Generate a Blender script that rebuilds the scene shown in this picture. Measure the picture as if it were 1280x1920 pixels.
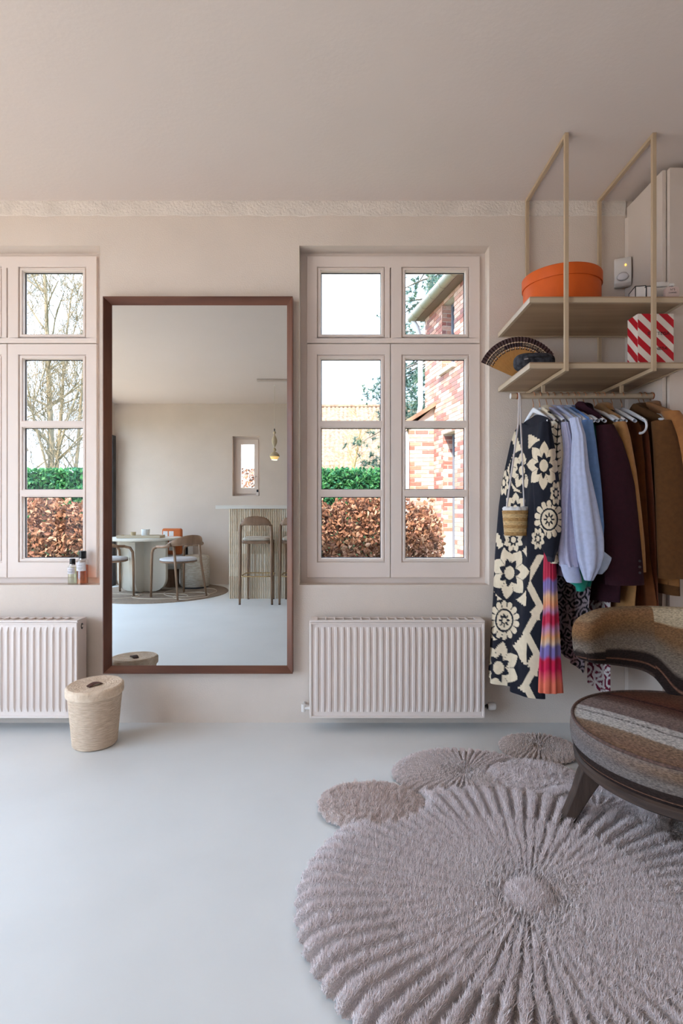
import bpy, bmesh, math, random
import numpy as np
from mathutils import Vector, Matrix
random.seed(7); rng = np.random.default_rng(7)
PI = math.pi
sc = bpy.context.scene
for o in list(bpy.data.objects): bpy.data.objects.remove(o)
COL = sc.collection

# ---------------------------------------------------------------- camera, sky, sun, exposure
F, CX, CY, D, H = 1030.0, 640.0, 958.0, 2.9, 1.118      # focal length in px, principal point, distance to the window wall, eye height
cam_d = bpy.data.cameras.new('camera'); cam = bpy.data.objects.new('camera', cam_d); COL.objects.link(cam)
cam_d.sensor_fit = 'VERTICAL'; cam_d.sensor_height = 36; cam_d.sensor_width = 24
cam_d.lens = F / 1920 * 36; cam_d.shift_y = -2 / 1920
cam_d.clip_start = .05; cam_d.clip_end = 300
cam.location = (0, -D, H); cam.rotation_euler = (PI / 2, 0, 0)
sc.camera = cam
w = bpy.data.worlds.new('world'); sc.world = w; w.use_nodes = True
bg = w.node_tree.nodes['Background']
bg.inputs[0].default_value = (.58, .77, 1.0, 1); bg.inputs[1].default_value = 2.6
sun_d = bpy.data.lights.new('sun', 'SUN'); sun_d.energy = 5.5; sun_d.angle = math.radians(1.0); sun_d.color = (1, .90, .76)
sun = bpy.data.objects.new('sun', sun_d); COL.objects.link(sun)
sun.rotation_euler = Vector((-.19, -.68, .69)).to_track_quat('Z', 'Y').to_euler()
vs = sc.view_settings
vs.view_transform = 'Standard'; vs.look = 'None'; vs.exposure = 1.72; vs.gamma = 1; vs.use_curve_mapping = False

def portal(name, loc, rot, sx, sy):
    l = bpy.data.lights.new(name, 'AREA'); l.shape = 'RECTANGLE'; l.size = sx; l.size_y = sy
    l.cycles.is_portal = True
    o = bpy.data.objects.new(name, l); COL.objects.link(o); o.location = loc; o.rotation_euler = rot
portal('daylight_portal', (-3.68, -3.05, 1.25), (0, -PI / 2, 0), 2.5, 4.6)
portal('daylight_portal', (.278, .29, 1.62), (-PI / 2, 0, 0), .98, 1.77)
portal('daylight_portal', (-1.776, .29, 1.62), (-PI / 2, 0, 0), .98, 1.77)

# ---------------------------------------------------------------- helpers
def PX(px, d): return (px - CX) * d / F
def PZ(py, d): return H - (py - CY) * d / F
def P(px, py, d): return (PX(px, d), d - D, PZ(py, d))
def mir(px, d): return (PX(px, d), -(d - D) - .02)           # floor position of something seen in the wall mirror
def lin(c):
    r = []
    for v in c:
        v /= 255.0
        r.append(v / 12.92 if v <= .04045 else ((v + .055) / 1.055) ** 2.4)
    return r

MATS = {}
def M(name, col=(200, 200, 200), rough=.6, var=0, vs_=12, stretch=(1, 1, 1), bump=0, bs=80, metal=0, attr=False, spec=.4,
      col2=None, sheen=0, emit=0, trans=0, sss=0, wave=None, detail=4, bstretch=None):
    if name in MATS: return MATS[name]
    m = bpy.data.materials.new(name); MATS[name] = m; m.use_nodes = True
    nt = m.node_tree; N = nt.nodes; L = nt.links
    b = N['Principled BSDF']
    b.inputs['Roughness'].default_value = rough; b.inputs['Metallic'].default_value = metal
    b.inputs['Specular IOR Level'].default_value = spec
    if sheen: b.inputs['Sheen Weight'].default_value = sheen; b.inputs['Sheen Roughness'].default_value = .6
    if trans: b.inputs['Transmission Weight'].default_value = trans; b.inputs['IOR'].default_value = 1.45
    base = lin(col) + [1]
    tc = N.new('ShaderNodeTexCoord'); mp = N.new('ShaderNodeMapping'); L.new(tc.outputs['Object'], mp.inputs[0])
    mp.inputs['Scale'].default_value = stretch
    src = None
    if attr:
        a = N.new('ShaderNodeAttribute'); a.attribute_name = 'Col'; src = a.outputs['Color']
    if var or col2:
        nz = N.new('ShaderNodeTexNoise'); nz.inputs['Scale'].default_value = vs_; nz.inputs['Detail'].default_value = detail
        L.new(mp.outputs[0], nz.inputs['Vector'])
        rp = N.new('ShaderNodeValToRGB'); rp.color_ramp.elements[0].position = .33; rp.color_ramp.elements[1].position = .67
        L.new(nz.outputs['Fac'], rp.inputs[0])
        mx = N.new('ShaderNodeMix'); mx.data_type = 'RGBA'
        if col2 and not attr:
            rp.color_ramp.elements[0].color = base; rp.color_ramp.elements[1].color = lin(col2) + [1]
            src = rp.outputs[0]
        else:
            lo = 1 - var; rp.color_ramp.elements[0].color = (lo, lo, lo, 1); rp.color_ramp.elements[1].color = (1, 1, 1, 1)
            mx.blend_type = 'MULTIPLY'; mx.inputs[0].default_value = 1
            if src: L.new(src, mx.inputs[6])
            else: mx.inputs[6].default_value = base
            L.new(rp.outputs[0], mx.inputs[7]); src = mx.outputs[2]
    if src: L.new(src, b.inputs['Base Color'])
    else: b.inputs['Base Color'].default_value = base
    if emit:
        b.inputs['Emission Color'].default_value = base; b.inputs['Emission Strength'].default_value = emit
    if bump:
        n2 = N.new('ShaderNodeTexNoise'); n2.inputs['Scale'].default_value = bs; n2.inputs['Detail'].default_value = 5
        mp2 = N.new('ShaderNodeMapping'); L.new(tc.outputs['Object'], mp2.inputs[0]); mp2.inputs['Scale'].default_value = bstretch or stretch
        L.new(mp2.outputs[0], n2.inputs['Vector'])
        bp = N.new('ShaderNodeBump'); bp.inputs['Strength'].default_value = bump; bp.inputs['Distance'].default_value = .01
        L.new(n2.outputs['Fac'], bp.inputs['Height']); L.new(bp.outputs[0], b.inputs['Normal'])
    return m

def glass_mat(name, tint=(1, 1, 1), refl=.06):
    if name in MATS: return MATS[name]
    m = bpy.data.materials.new(name); MATS[name] = m; m.use_nodes = True
    nt = m.node_tree; nt.nodes.clear(); N = nt.nodes; L = nt.links
    out = N.new('ShaderNodeOutputMaterial'); t = N.new('ShaderNodeBsdfTransparent'); g = N.new('ShaderNodeBsdfGlossy'); mx = N.new('ShaderNodeMixShader')
    t.inputs[0].default_value = (*tint, 1); g.inputs['Roughness'].default_value = 0
    mx.inputs[0].default_value = refl
    L.new(t.outputs[0], mx.inputs[1]); L.new(g.outputs[0], mx.inputs[2]); L.new(mx.outputs[0], out.inputs[0])
    return m

def link(o, parent=None):
    COL.objects.link(o)
    if parent is not None: o.parent = parent
    return o
def tag(o, label=None, cat=None, group=None, kind=None):
    if label: o['label'] = label
    if cat: o['category'] = cat
    if group: o['group'] = group
    if kind: o['kind'] = kind
    return o
def thing(name, label=None, cat=None, loc=(0, 0, 0), rz=0, group=None, kind=None):
    o = bpy.data.objects.new(name, None); o.empty_display_size = .05; link(o); o.location = loc; o.rotation_euler = (0, 0, rz)
    return tag(o, label, cat, group, kind)

class MB:
    """collects vertices and faces; build() links them as one mesh object"""
    def __init__(s): s.v = []; s.f = []; s.c = []; s.n = 0
    def add(s, v, f, col=None):
        v = np.asarray(v, float).reshape(-1, 3); s.v.append(v)
        n = s.n; s.f.extend([tuple(i + n for i in q) for q in f]); s.n += len(v)
        if col is not None:
            c = np.asarray(col, float)
            s.c.append(np.tile(c[:3], (len(v), 1)) if c.ndim == 1 else c[:, :3])
        return s
    def box(s, x0, x1, y0, y1, z0, z1, col=None, R=None, o=None):
        v = np.array([(x, y, z) for z in (z0, z1) for y in (y0, y1) for x in (x0, x1)], float)
        if R is not None:
            oo = np.array(o if o is not None else (0, 0, 0), float)
            v = (v - oo) @ np.array(R).T + oo
        return s.add(v, [(0, 2, 3, 1), (4, 5, 7, 6), (0, 1, 5, 4), (2, 6, 7, 3), (0, 4, 6, 2), (1, 3, 7, 5)], col)
    def tube(s, pts, r, n=8, caps=True, col=None, flat=1.0, up=None):
        pts = [Vector(p) for p in pts]; k = len(pts)
        rr = list(r) if hasattr(r, '__len__') else [r] * k
        t0 = (pts[1] - pts[0]).normalized()
        a = Vector(up) if up else (Vector((0, 0, 1)) if abs(t0.z) < .9 else Vector((1, 0, 0)))
        u = (a - t0 * a.dot(t0)).normalized()
        vv = []
        for i in range(k):
            if i == 0: t = pts[1] - pts[0]
            elif i == k - 1: t = pts[-1] - pts[-2]
            else: t = pts[i + 1] - pts[i - 1]
            t = t.normalized(); u = (u - t * u.dot(t))
            u = u.normalized() if u.length > 1e-6 else t.orthogonal().normalized()
            b = t.cross(u)
            for j in range(n):
                th = 2 * PI * j / n
                vv.append(pts[i] + (u * math.cos(th) + b * math.sin(th) * flat) * rr[i])
        fs = [(i * n + j, i * n + (j + 1) % n, (i + 1) * n + (j + 1) % n, (i + 1) * n + j) for i in range(k - 1) for j in range(n)]
        if caps: fs += [tuple(range(n))[::-1], tuple((k - 1) * n + j for j in range(n))]
        return s.add([tuple(p) for p in vv], fs, col)
    def lathe(s, prof, n=24, c=(0, 0, 0), sx=1, sy=1, col=None):
        k = len(prof); vv = [(c[0] + r * sx * math.cos(2 * PI * j / n), c[1] + r * sy * math.sin(2 * PI * j / n), c[2] + z) for r, z in prof for j in range(n)]
        fs = [(i * n + j, i * n + (j + 1) % n, (i + 1) * n + (j + 1) % n, (i + 1) * n + j) for i in range(k - 1) for j in range(n)]
        if prof[0][0] > 1e-6: fs.append(tuple(range(n))[::-1])
        if prof[-1][0] > 1e-6: fs.append(tuple((k - 1) * n + j for j in range(n)))
        return s.add(vv, fs, col)
    def prism(s, outline, y0, y1, axes='xz', col=None):
        n = len(outline)
        if axes == 'xz': v = [(a, y0, b) for a, b in outline] + [(a, y1, b) for a, b in outline]
        elif axes == 'xy': v = [(a, b, y0) for a, b in outline] + [(a, b, y1) for a, b in outline]
        else: v = [(y0, a, b) for a, b in outline] + [(y1, a, b) for a, b in outline]
        return s.add(v, [tuple(range(n)), tuple(range(n, 2 * n))[::-1]] + [(i, i + n, (i + 1) % n + n, (i + 1) % n) for i in range(n)], col)
    def plate(s, a0, a1, b0, b1, holes, t0, t1, axes='xz', col=None):
        """slab with rectangular holes; holes = (a0,a1,b0,b1)"""
        A = sorted(set([a0, a1] + [h[i] for h in holes for i in (0, 1) if a0 < h[i] < a1]))
        B = sorted(set([b0, b1] + [h[i] for h in holes for i in (2, 3) if b0 < h[i] < b1]))
        na, nb = len(A) - 1, len(B) - 1
        def solid(i, j):
            if i < 0 or j < 0 or i >= na or j >= nb: return False
            a, b = (A[i] + A[i + 1]) / 2, (B[j] + B[j + 1]) / 2
            return not any(h[0] < a < h[1] and h[2] < b < h[3] for h in holes)
        def pt(a, t, b): return (a, t, b) if axes == 'xz' else ((t, a, b) if axes == 'yz' else (a, b, t))
        for i in range(na):
            for j in range(nb):
                if not solid(i, j): continue
                p, q, r, u = A[i], A[i + 1], B[j], B[j + 1]
                V = [pt(p, t0, r), pt(q, t0, r), pt(q, t0, u), pt(p, t0, u), pt(p, t1, r), pt(q, t1, r), pt(q, t1, u), pt(p, t1, u)]
                fs = [(0, 1, 2, 3), (7, 6, 5, 4)]
                if not solid(i, j - 1): fs.append((0, 4, 5, 1))
                if not solid(i, j + 1): fs.append((3, 2, 6, 7))
                if not solid(i - 1, j): fs.append((0, 3, 7, 4))
                if not solid(i + 1, j): fs.append((1, 5, 6, 2))
                s.add(V, fs, col)
        return s
    def grid(s, G, cu=False, cv=False, col=None):
        """G: (nv, nu, 3) array; cu closes along u"""
        nv, nu = G.shape[:2]; f = []
        for i in range(nv - 1 + (1 if cv else 0)):
            i2 = (i + 1) % nv
            for j in range(nu - 1 + (1 if cu else 0)):
                j2 = (j + 1) % nu
                f.append((i * nu + j, i * nu + j2, i2 * nu + j2, i2 * nu + j))
        return s.add(G.reshape(-1, 3), f, None if col is None else np.asarray(col).reshape(-1, 3) if np.ndim(col) > 1 else col)
    def build(s, name, mat, parent=None, smooth=False, origin=None, bevel=0, kind=None, label=None, weld=False, angle=None):
        V = np.concatenate(s.v)
        if origin is not None: V = V - np.array(origin)
        me = bpy.data.meshes.new(name); me.from_pydata(V.tolist(), [], s.f); me.update()
        if s.c:
            Cc = np.concatenate(s.c); ca = me.color_attributes.new('Col', 'FLOAT_COLOR', 'POINT')
            buf = np.ones((len(V), 4), np.float32); buf[:, :3] = Cc; ca.data.foreach_set('color', buf.ravel())
        if weld or bevel:
            bm = bmesh.new(); bm.from_mesh(me); bmesh.ops.remove_doubles(bm, verts=bm.verts, dist=1e-5)
            bmesh.ops.recalc_face_normals(bm, faces=bm.faces)
            if bevel:
                ed = [e for e in bm.edges if len(e.link_faces) == 2 and e.calc_face_angle(0) > .6]
                bmesh.ops.bevel(bm, geom=ed, offset=bevel, segments=2, affect='EDGES', profile=.5)
            bm.to_mesh(me); bm.free()
        if smooth:
            me.polygons.foreach_set('use_smooth', [True] * len(me.polygons))
            if angle: me.set_sharp_from_angle(angle=math.radians(angle))
        me.materials.append(mat)
        o = bpy.data.objects.new(name, me); link(o, parent)
        if origin is not None: o.location = origin
        if kind: o['kind'] = kind
        if label: o['label'] = label
        return o

def copy_tree(o, parent=None):
    c = o.copy(); COL.objects.link(c); c.parent = parent
    for ch in list(o.children): copy_tree(ch, c)
    return c
def obj_from(me, name, parent=None, loc=None, rot=None, scale=None):
    o = bpy.data.objects.new(name, me); link(o, parent)
    if loc is not None: o.location = loc
    if rot is not None: o.rotation_euler = rot
    if scale is not None: o.scale = scale
    return o
def text_mesh(name, body, size, extrude=.0002, align='CENTER', spacing=1.0):
    cu = bpy.data.curves.new(name, 'FONT'); cu.body = body; cu.size = size; cu.extrude = extrude; cu.align_x = align; cu.space_character = spacing
    t = bpy.data.objects.new(name, cu); COL.objects.link(t); bpy.context.view_layer.update()
    me = bpy.data.meshes.new_from_object(t.evaluated_get(bpy.context.evaluated_depsgraph_get()))
    bpy.data.objects.remove(t); me.name = name
    return me
def rect_ring(mb, x0, x1, z0, z1, wd, y0, y1): mb.plate(x0, x1, z0, z1, [(x0 + wd, x1 - wd, z0 + wd, z1 - wd)], y0, y1); return mb
def arc(c, r, a0, a1, n): return [(c[0] + r * math.cos(a0 + (a1 - a0) * i / n), c[1] + r * math.sin(a0 + (a1 - a0) * i / n)) for i in range(n + 1)]
def rrect(x0, x1, z0, z1, r, n=5):
    return (arc((x1 - r, z0 + r), r, -PI / 2, 0, n) + arc((x1 - r, z1 - r), r, 0, PI / 2, n) + arc((x0 + r, z1 - r), r, PI / 2, PI, n) + arc((x0 + r, z0 + r), r, PI, 1.5 * PI, n))
# ---------------------------------------------------------------- the room
m_wall = M('plaster', (224, 208, 195), .9, var=.06, vs_=3, bump=.22, bs=160)
m_ceil = M('ceiling_paint', (222, 207, 198), .9, var=.03, vs_=1.2, bump=.08, bs=60)
m_floor = M('microcement', (232, 231, 229), .42, var=.05, vs_=2.5, bump=.06, bs=25, spec=.35)
m_cove = M('rough_plaster', (234, 221, 210), .95, var=.12, vs_=9, bump=.7, bs=90)
m_joinery = M('window_paint', (232, 215, 205), .5, var=.02, vs_=4, spec=.4)
m_dark = M('dark_seal', (45, 45, 50), .6)
m_glass = glass_mat('window_glass')
m_dimmed = glass_mat('dimmed_glass', (.72, .72, .72), .008)  # front panes get an added grey tint to dim the bright outdoors
LX, RX, BY, CZ = -3.46, 2.6, -5.5, 2.752
mb = MB(); mb.box(LX - .3, RX + .3, BY - .3, .32, -.22, 0); mb.build('floor', m_floor, kind='structure')
mb = MB(); mb.box(LX - .2, RX + .2, BY - .3, .3, CZ, CZ + .25); mb.build('ceiling', m_ceil, kind='structure')
W1 = (-2.276, -1.2746, .7265, 2.518); W2 = (-.2225, .779, .7265, 2.518)
mb = MB(); mb.plate(LX - .2, RX + .2, 0, CZ, [W1, W2], 0, .3); mb.build('wall_front', m_wall, kind='structure')
GZ = 2.5; GY0, GY1 = -5.36, -.75
mb = MB(); mb.plate(BY - .3, 0, 0, CZ, [(GY0, GY1, -.1, GZ)], LX - .2, LX, axes='yz'); mb.build('wall_left', m_wall, kind='structure')
FW = (PX(436, 8.4), PX(487, 8.4), PZ(930, 8.4), PZ(818, 8.4))
mb = MB(); mb.plate(LX, RX, 0, CZ, [FW], BY - .3, BY); mb.build('wall_back', m_wall, kind='structure')
mb = MB(); mb.box(RX, RX + .2, BY - .3, 0, 0, CZ); mb.build('wall_right', m_wall, kind='structure')
# unseen house roof above the room, its height set to shade the yard
mb = MB(); mb.prism([(BY - .75, 3.0), (.7, 3.0), (-2.4, 6.3)], LX - .25, RX + .25, axes='yz')
mb.build('roof', M('roof_tile', (120, 70, 55), .8, var=.3, vs_=8), kind='structure')
# rough plaster band under the ceiling, wavy lower edge
mb = MB(); n = 160; xs = np.linspace(LX, 1.497, n)
zl = PZ(405, D) + .004 * np.sin(xs * 9) * np.sin(xs * 23) + rng.normal(0, .0014, n)
G = np.zeros((4, n, 3))
for k, (yy, zz) in enumerate(((0.0, zl), (-.004, zl + .003), (-.007, np.full(n, CZ)), (0, np.full(n, CZ)))):
    G[k, :, 0] = xs; G[k, :, 1] = yy; G[k, :, 2] = zz
mb.grid(G); mb.build('trim_1', m_cove, kind='structure')

def window(idx, W, ox, dz=0):
    root = thing('window_%d' % idx, loc=(0, 0, 0), kind='structure')
    s1, s2 = F / (D + .07), F / (D + .10)
    fx = lambda p: (p - CX) / s1 + ox
    fz = lambda p: H - (p - CY) / s1
    gx = lambda p: (p - CX) / s2 + ox
    gz = lambda p: H - (p - CY) / s2
    mb = MB(); x0, x1, z0, z1 = W
    mb.plate(x0, x1, z0, z1, [(fx(590), fx(725), fz(1060), fz(500)), (fx(745), fx(885), fz(1060), fz(500))], .088, .16)
    mb.build('window_frame', m_joinery, root)
    gl, gr = (gx(602), gx(713.5)), (gx(759), gx(870))
    sashes = [('transom_sash', fx(575), fx(899.5), fz(643), fz(480), [(gl, [(512, 629)]), (gr, [(512, 629)])]),
              ('casement_sash', fx(575), fx(731.4), fz(1083), fz(644.6), [(gl, [(675, 790), (803, 918), (932, 1046)])]),
              ('casement_sash', fx(732.6), fx(899.5), fz(1083), fz(644.6), [(gr, [(675, 790), (803, 918), (932, 1046)])])]
    for nm, a, b, c, d, lights in sashes:
        e = .021; holes = []; mb = MB(); bead = MB(); panes = []
        for (p, q), rows in lights:
            holes.append((p - e, q + e, gz(rows[-1][1]) - e, gz(rows[0][0]) + e))
            bead.plate(p - e, q + e, gz(rows[-1][1]) - e, gz(rows[0][0]) + e, [(p, q, gz(t), gz(s)) for s, t in rows], .079, .118)
            bead.plate(p - e + .006, q + e - .006, gz(rows[-1][1]) - e + .006, gz(rows[0][0]) + e - .006, [(p - .004, q + .004, gz(t) - .004, gz(s) + .004) for s, t in rows], .073, .08)
            panes += [(p, q, gz(t), gz(s)) for s, t in rows]
        if nm == 'transom_sash': holes.append((fx(730.9), fx(732.9), fz(633), fz(502)))
        mb.plate(a, b, c, d, holes, .07, .112)
        so = mb.build(nm, m_joinery, root, bevel=.0025)
        bead.build('glazing_bead', m_joinery, so, bevel=.0012)
        gk = MB()
        for p, q, r, t in panes: gk.plate(p - .003, q + .003, r - .003, t + .003, [(p + .0035, q - .0035, r + .0035, t - .0035)], .1, .106)
        gk.build('gasket', m_dark, so)
        for p, q, r, t in panes:
            mb = MB(); mb.add([(p, .104, r), (q, .104, r), (q, .104, t), (p, .104, t)], [(0, 1, 2, 3)])
            mb.build('pane', m_dimmed, so)
    return root
window(1, W1, -2.072); window(2, W2, 0)
# outer sills
for W in (W1, W2):
    mb = MB(); mb.box(W[0] - .03, W[1] + .03, .16, .36, .66, .70)
    mb.build('outer_sill', M('blue_stone', (120, 122, 126), .7), bpy.data.objects['window_1' if W is W1 else 'window_2'])

# big dark framed sliding doors assumed in the side wall, enlarged for more daylight
root = thing('window_3', kind='structure')
m_blackframe = M('black_metal', (38, 38, 42), .5)
mb = MB(); nn = 3; wd = (GY1 - GY0) / nn
mb.plate(GY0, GY1, 0, GZ, [(GY0 + i * wd + .06, GY0 + (i + 1) * wd - .06, .06, GZ - .06) for i in range(nn)], LX - .12, LX - .05, axes='yz')
mb.build('window_frame', m_blackframe, root)
for i in range(nn):
    a, b = GY0 + i * wd + .055, GY0 + (i + 1) * wd - .055
    mb = MB(); mb.add([(LX - .085, a, .05), (LX - .085, b, .05), (LX - .085, b, GZ - .05), (LX - .085, a, GZ - .05)], [(0, 1, 2, 3)])
    mb.build('pane', m_glass, root)
# dark jamb lining that shows at the far corner
mb = MB(); mb.box(LX - .05, LX + .055, GY0 - .06, GY0 + .06, 0, 2.25); mb.build('jamb', m_blackframe, root)

# small window of the far wall
root = thing('window_4', kind='structure')
g = (PX(450, 8.4), PX(475, 8.4), PZ(914, 8.4), PZ(832, 8.4))
mb = MB(); mb.plate(FW[0], FW[1], FW[2], FW[3], [(FW[0] + .05, FW[1] - .05, FW[2] + .05, FW[3] - .05)], BY - .22, BY - .12); mb.build('window_frame', m_joinery, root)
mb = MB(); mb.plate(FW[0] + .035, FW[1] - .035, FW[2] + .035, FW[3] - .035, [g], BY - .16, BY - .10); so = mb.build('casement_sash', m_joinery, root, bevel=.004)
mb = MB(); mb.add([(g[0], BY - .14, g[2]), (g[1], BY - .14, g[2]), (g[1], BY - .14, g[3]), (g[0], BY - .14, g[3])], [(0, 1, 2, 3)]); mb.build('pane', m_glass, so)
mb = MB(); hx = PX(481, 8.4) - .03; hz = PZ(893, 8.4)
mb.tube([(hx, BY - .10, hz), (hx, BY - .06, hz)], .012, 8); mb.tube([(hx, BY - .06, hz + .01), (hx, BY - .058, hz - .11)], .009, 8); mb.build('handle', m_joinery, so, smooth=True)
mb = MB(); hx = FW[1] - .045; mb.box(hx - .02, hx + .02, BY - .1, BY - .07, FW[2] + .005, FW[2] + .06); lk = mb.build('sensor', m_joinery, so, bevel=.003)
mb = MB(); mb.box(hx - .013, hx + .013, BY - .1, BY - .068, FW[2] + .062, FW[2] + .1); mb.build('magnet', m_dark, so, bevel=.002)

# tall white cupboard at the right
m_white = M('cupboard_white', (214, 198, 186), .5, var=.02, vs_=2)
t = thing('tall_cupboard', 'tall flat-fronted off-white cupboard at the end of the clothes rail', 'cupboard', (1.93, -.17, 0))
CT = 2.715
def part(mb, nm, mat, parent, **k):
    o = mb.build(nm, mat, parent, **k)
    o.matrix_parent_inverse = parent.matrix_basis.inverted() if parent.parent is None else Matrix()
    return o
bpy.context.view_layer.update()
mb = MB(); mb.box(1.503, 1.521, -.325, -.004, .0, CT); part(mb, 'side_panel', m_white, t, bevel=.001)
mb = MB(); mb.box(1.523, 2.58, -.318, -.004, .0, CT); part(mb, 'body', m_white, t)
for i in range(2):
    mb = MB(); mb.box(1.5255 + i * .528, 1.5255 + i * .528 + .5255, -.345, -.322, .06, CT); part(mb, 'door', m_white, t, bevel=.0012)
mb = MB(); mb.box(1.523, 2.58, -.31, -.29, .0, .058); part(mb, 'plinth', m_white, t)
mb = MB(); mb.prism([(1.494, -.002), (1.503, -.002), (1.503, -.02)], 0.0, 2.66, axes='xy'); part(mb, 'filler_strip', m_white, t)

# ---------------------------------------------------------------- mirror
t = thing('wall_mirror', 'large wall mirror in a walnut frame between the two windows', 'mirror', (PX(370, D), 0, .26))
m_walnut = M('walnut', (122, 79, 60), .45, col2=(90, 53, 40), vs_=14, stretch=(1, 1, .12), bump=.08, bs=60)
m_walnut_h = M('walnut_horizontal', (122, 79, 60), .45, col2=(90, 53, 40), vs_=14, stretch=(.12, 1, 1), bump=.08, bs=60)
d0 = D - .05
X0, X1, Z0, Z1 = PX(192.5, d0), PX(548.5, d0), PZ(1263.5, d0), PZ(555.5, d0)
wv = .033; pf, pg = -.05, -.013
def frame_bar(A, B, iA, iB):      # outer corners A-B, inner corners iA-iB (x,z)
    mb = MB()
    V = [(A[0], -.003, A[1]), (B[0], -.003, B[1]), (A[0], pf, A[1]), (B[0], pf, B[1])]
    nA = (A[0] + (iA[0] - A[0]) * .14, A[1] + (iA[1] - A[1]) * .14); nB = (B[0] + (iB[0] - B[0]) * .14, B[1] + (iB[1] - B[1]) * .14)
    V += [(nA[0], pf, nA[1]), (nB[0], pf, nB[1]), (iA[0], pg, iA[1]), (iB[0], pg, iB[1]), (iA[0], -.003, iA[1]), (iB[0], -.003, iB[1])]
    mb.add(V, [(0, 1, 3, 2), (2, 3, 5, 4), (4, 5, 7, 6), (6, 7, 9, 8), (8, 9, 1, 0), (0, 2, 4, 6, 8), (1, 9, 7, 5, 3)])
    return mb
c = [(X0, Z0), (X1, Z0), (X1, Z1), (X0, Z1)]; ci = [(X0 + wv, Z0 + wv), (X1 - wv, Z0 + wv), (X1 - wv, Z1 - wv), (X0 + wv, Z1 - wv)]
for i in range(4):
    j = (i + 1) % 4
    part(frame_bar(c[i], c[j], ci[i], ci[j]), 'frame_bar', m_walnut_h if i % 2 == 0 else m_walnut, t, weld=True)
m_mir = M('silvered_glass', (208, 212, 213), 0, metal=1)
mb = MB(); mb.box(X0 + wv - .004, X1 - wv + .004, -.012, -.006, Z0 + wv - .004, Z1 - wv + .004); part(mb, 'mirror_glass', m_mir, t)

# ---------------------------------------------------------------- radiators
m_rad = M('radiator_enamel', (230, 214, 205), .38, spec=.45)
m_chrome = M('dark_chrome', (90, 84, 80), .3, metal=.9)
def radiator(x0, x1, label, plug):
    z0, z1, yf, yb = .077, .562, -.13, -.03
    t = thing('panel_radiator', label, 'radiator', ((x0 + x1) / 2, -.08, z0), group='panel radiators under the windows')
    bpy.context.view_layer.update()
    n = 26; zt, zb = PZ(1181, 2.77), PZ(1331, 2.77)
    pitch = (x1 - x0 - .024) / n
    xs, dep = [x0], [0]
    for i in range(n):
        a = x0 + .012 + i * pitch
        for fr, dp in ((.08, 0.006), (.30, .006), (.42, -.003), (.74, -.003), (.9, .006)): xs.append(a + fr * pitch); dep.append(dp)
    xs.append(x1); dep.append(0)
    dep = np.array(dep); dep[0] = dep[-1] = .006; xs = np.array(xs)
    rows = [(z0, 0), (zb - .012, 0), (zb + .012, 1), (zt - .012, 1), (zt + .012, 0), (z1 - .006, 0)]
    G = np.zeros((len(rows), len(xs), 3))
    for k, (z, a) in enumerate(rows):
        G[k, :, 0] = xs; G[k, :, 2] = z; G[k, :, 1] = yf + .006 - (.0) - (dep - .006) * -1 * a * 1.0
    mb = MB(); mb.grid(G); part(mb, 'front_panel', m_rad, t, smooth=True, angle=40)
    mb = MB(); mb.plate(x0 - .004, x1 + .004, z0 - .004, z1 - .008, [(x0 + .006, x1 - .006, z0 + .006, z1 - .016)], yf - .001, yf + .008); part(mb, 'panel_rim', m_rad, t, bevel=.002)
    mb = MB(); mb.box(x0, x1, -.045, yb, z0, z1 - .02); part(mb, 'rear_panel', m_rad, t)
    for s in (0, 1):
        mb = MB()
        xa = x0 - .006 if s == 0 else x1 - .006
        mb.box(xa, xa + .012, yf + .004, yb, z0 + .01, z1); so = part(mb, 'side_cover', m_rad, t, bevel=.0025)
        if plug and s == 1:
            mb = MB(); o = [(yf + .048 + .012 * math.cos(a), z1 - .034 + .016 * math.sin(a)) for a in np.linspace(0, 2 * PI, 17)[:-1]]
            mb.prism(o, xa + .0118, xa + .0135, axes='yz'); part(mb, 'bleed_plug', m_chrome, t)
            mb = MB(); mb.tube([(xa + .013, yf + .048, z1 - .034), (xa + .022, yf + .048, z1 - .034)], .006, 8); part(mb, 'bleed_screw', m_rad, t)
    k = 18; holes = [(x0 + .03 + (x1 - x0 - .06) * i / k + .003, x0 + .03 + (x1 - x0 - .06) * (i + 1) / k - .003, yf + .018, yb - .012) for i in range(k)]
    mb = MB(); mb.plate(x0 - .004, x1 + .004, yf + .001, yb + .002, holes, z1 - .005, z1 + .003, axes='xy'); part(mb, 'top_grille', m_rad, t)
    mb = MB(); mb.box(x0 + .004, x1 - .004, yf + .02, -.047, z1 - .05, z1 - .006)
    part(mb, 'convector_fins', M('fin_metal', (214, 200, 192), .6), t)
    return t
r2 = radiator(-.156, .718, 'white fluted panel radiator below the window beside the hanging clothes', False)
r1 = radiator(-2.211, -1.337, 'white fluted panel radiator behind the woven lidded basket', True)
m_plastic = M('white_plastic', (226, 218, 212), .4)
# valves of the right radiator
mb = MB(); z = PZ(1327, 2.8)
mb.tube([(.716, -.08, z), (.745, -.08, z)], .008, 10); mb.tube([(.744, -.08, z), (.752, -.08, z)], .013, 12)
part(mb, 'valve_body', m_chrome, r2, smooth=True, angle=40)
mb = MB(); mb.tube([(.75, -.08, z), (.755, -.08, z), (.786, -.08, z), (.792, -.08, z)], [.014, .0195, .0185, .014], 16); part(mb, 'thermostat_knob', m_plastic, r2, smooth=True, angle=50)
mb = MB(); z = PZ(1330, 2.8)
mb.tube([(-.16, -.08, z), (-.20, -.08, z)], .009, 10); mb.tube([(-.195, -.08, z), (-.195, -.003, z)], .008, 10); mb.tube([(-.195, -.08, z + .02), (-.195, -.08, z - .018)], .011, 12)
part(mb, 'lockshield_valve', m_plastic, r2, smooth=True, angle=50)

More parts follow.
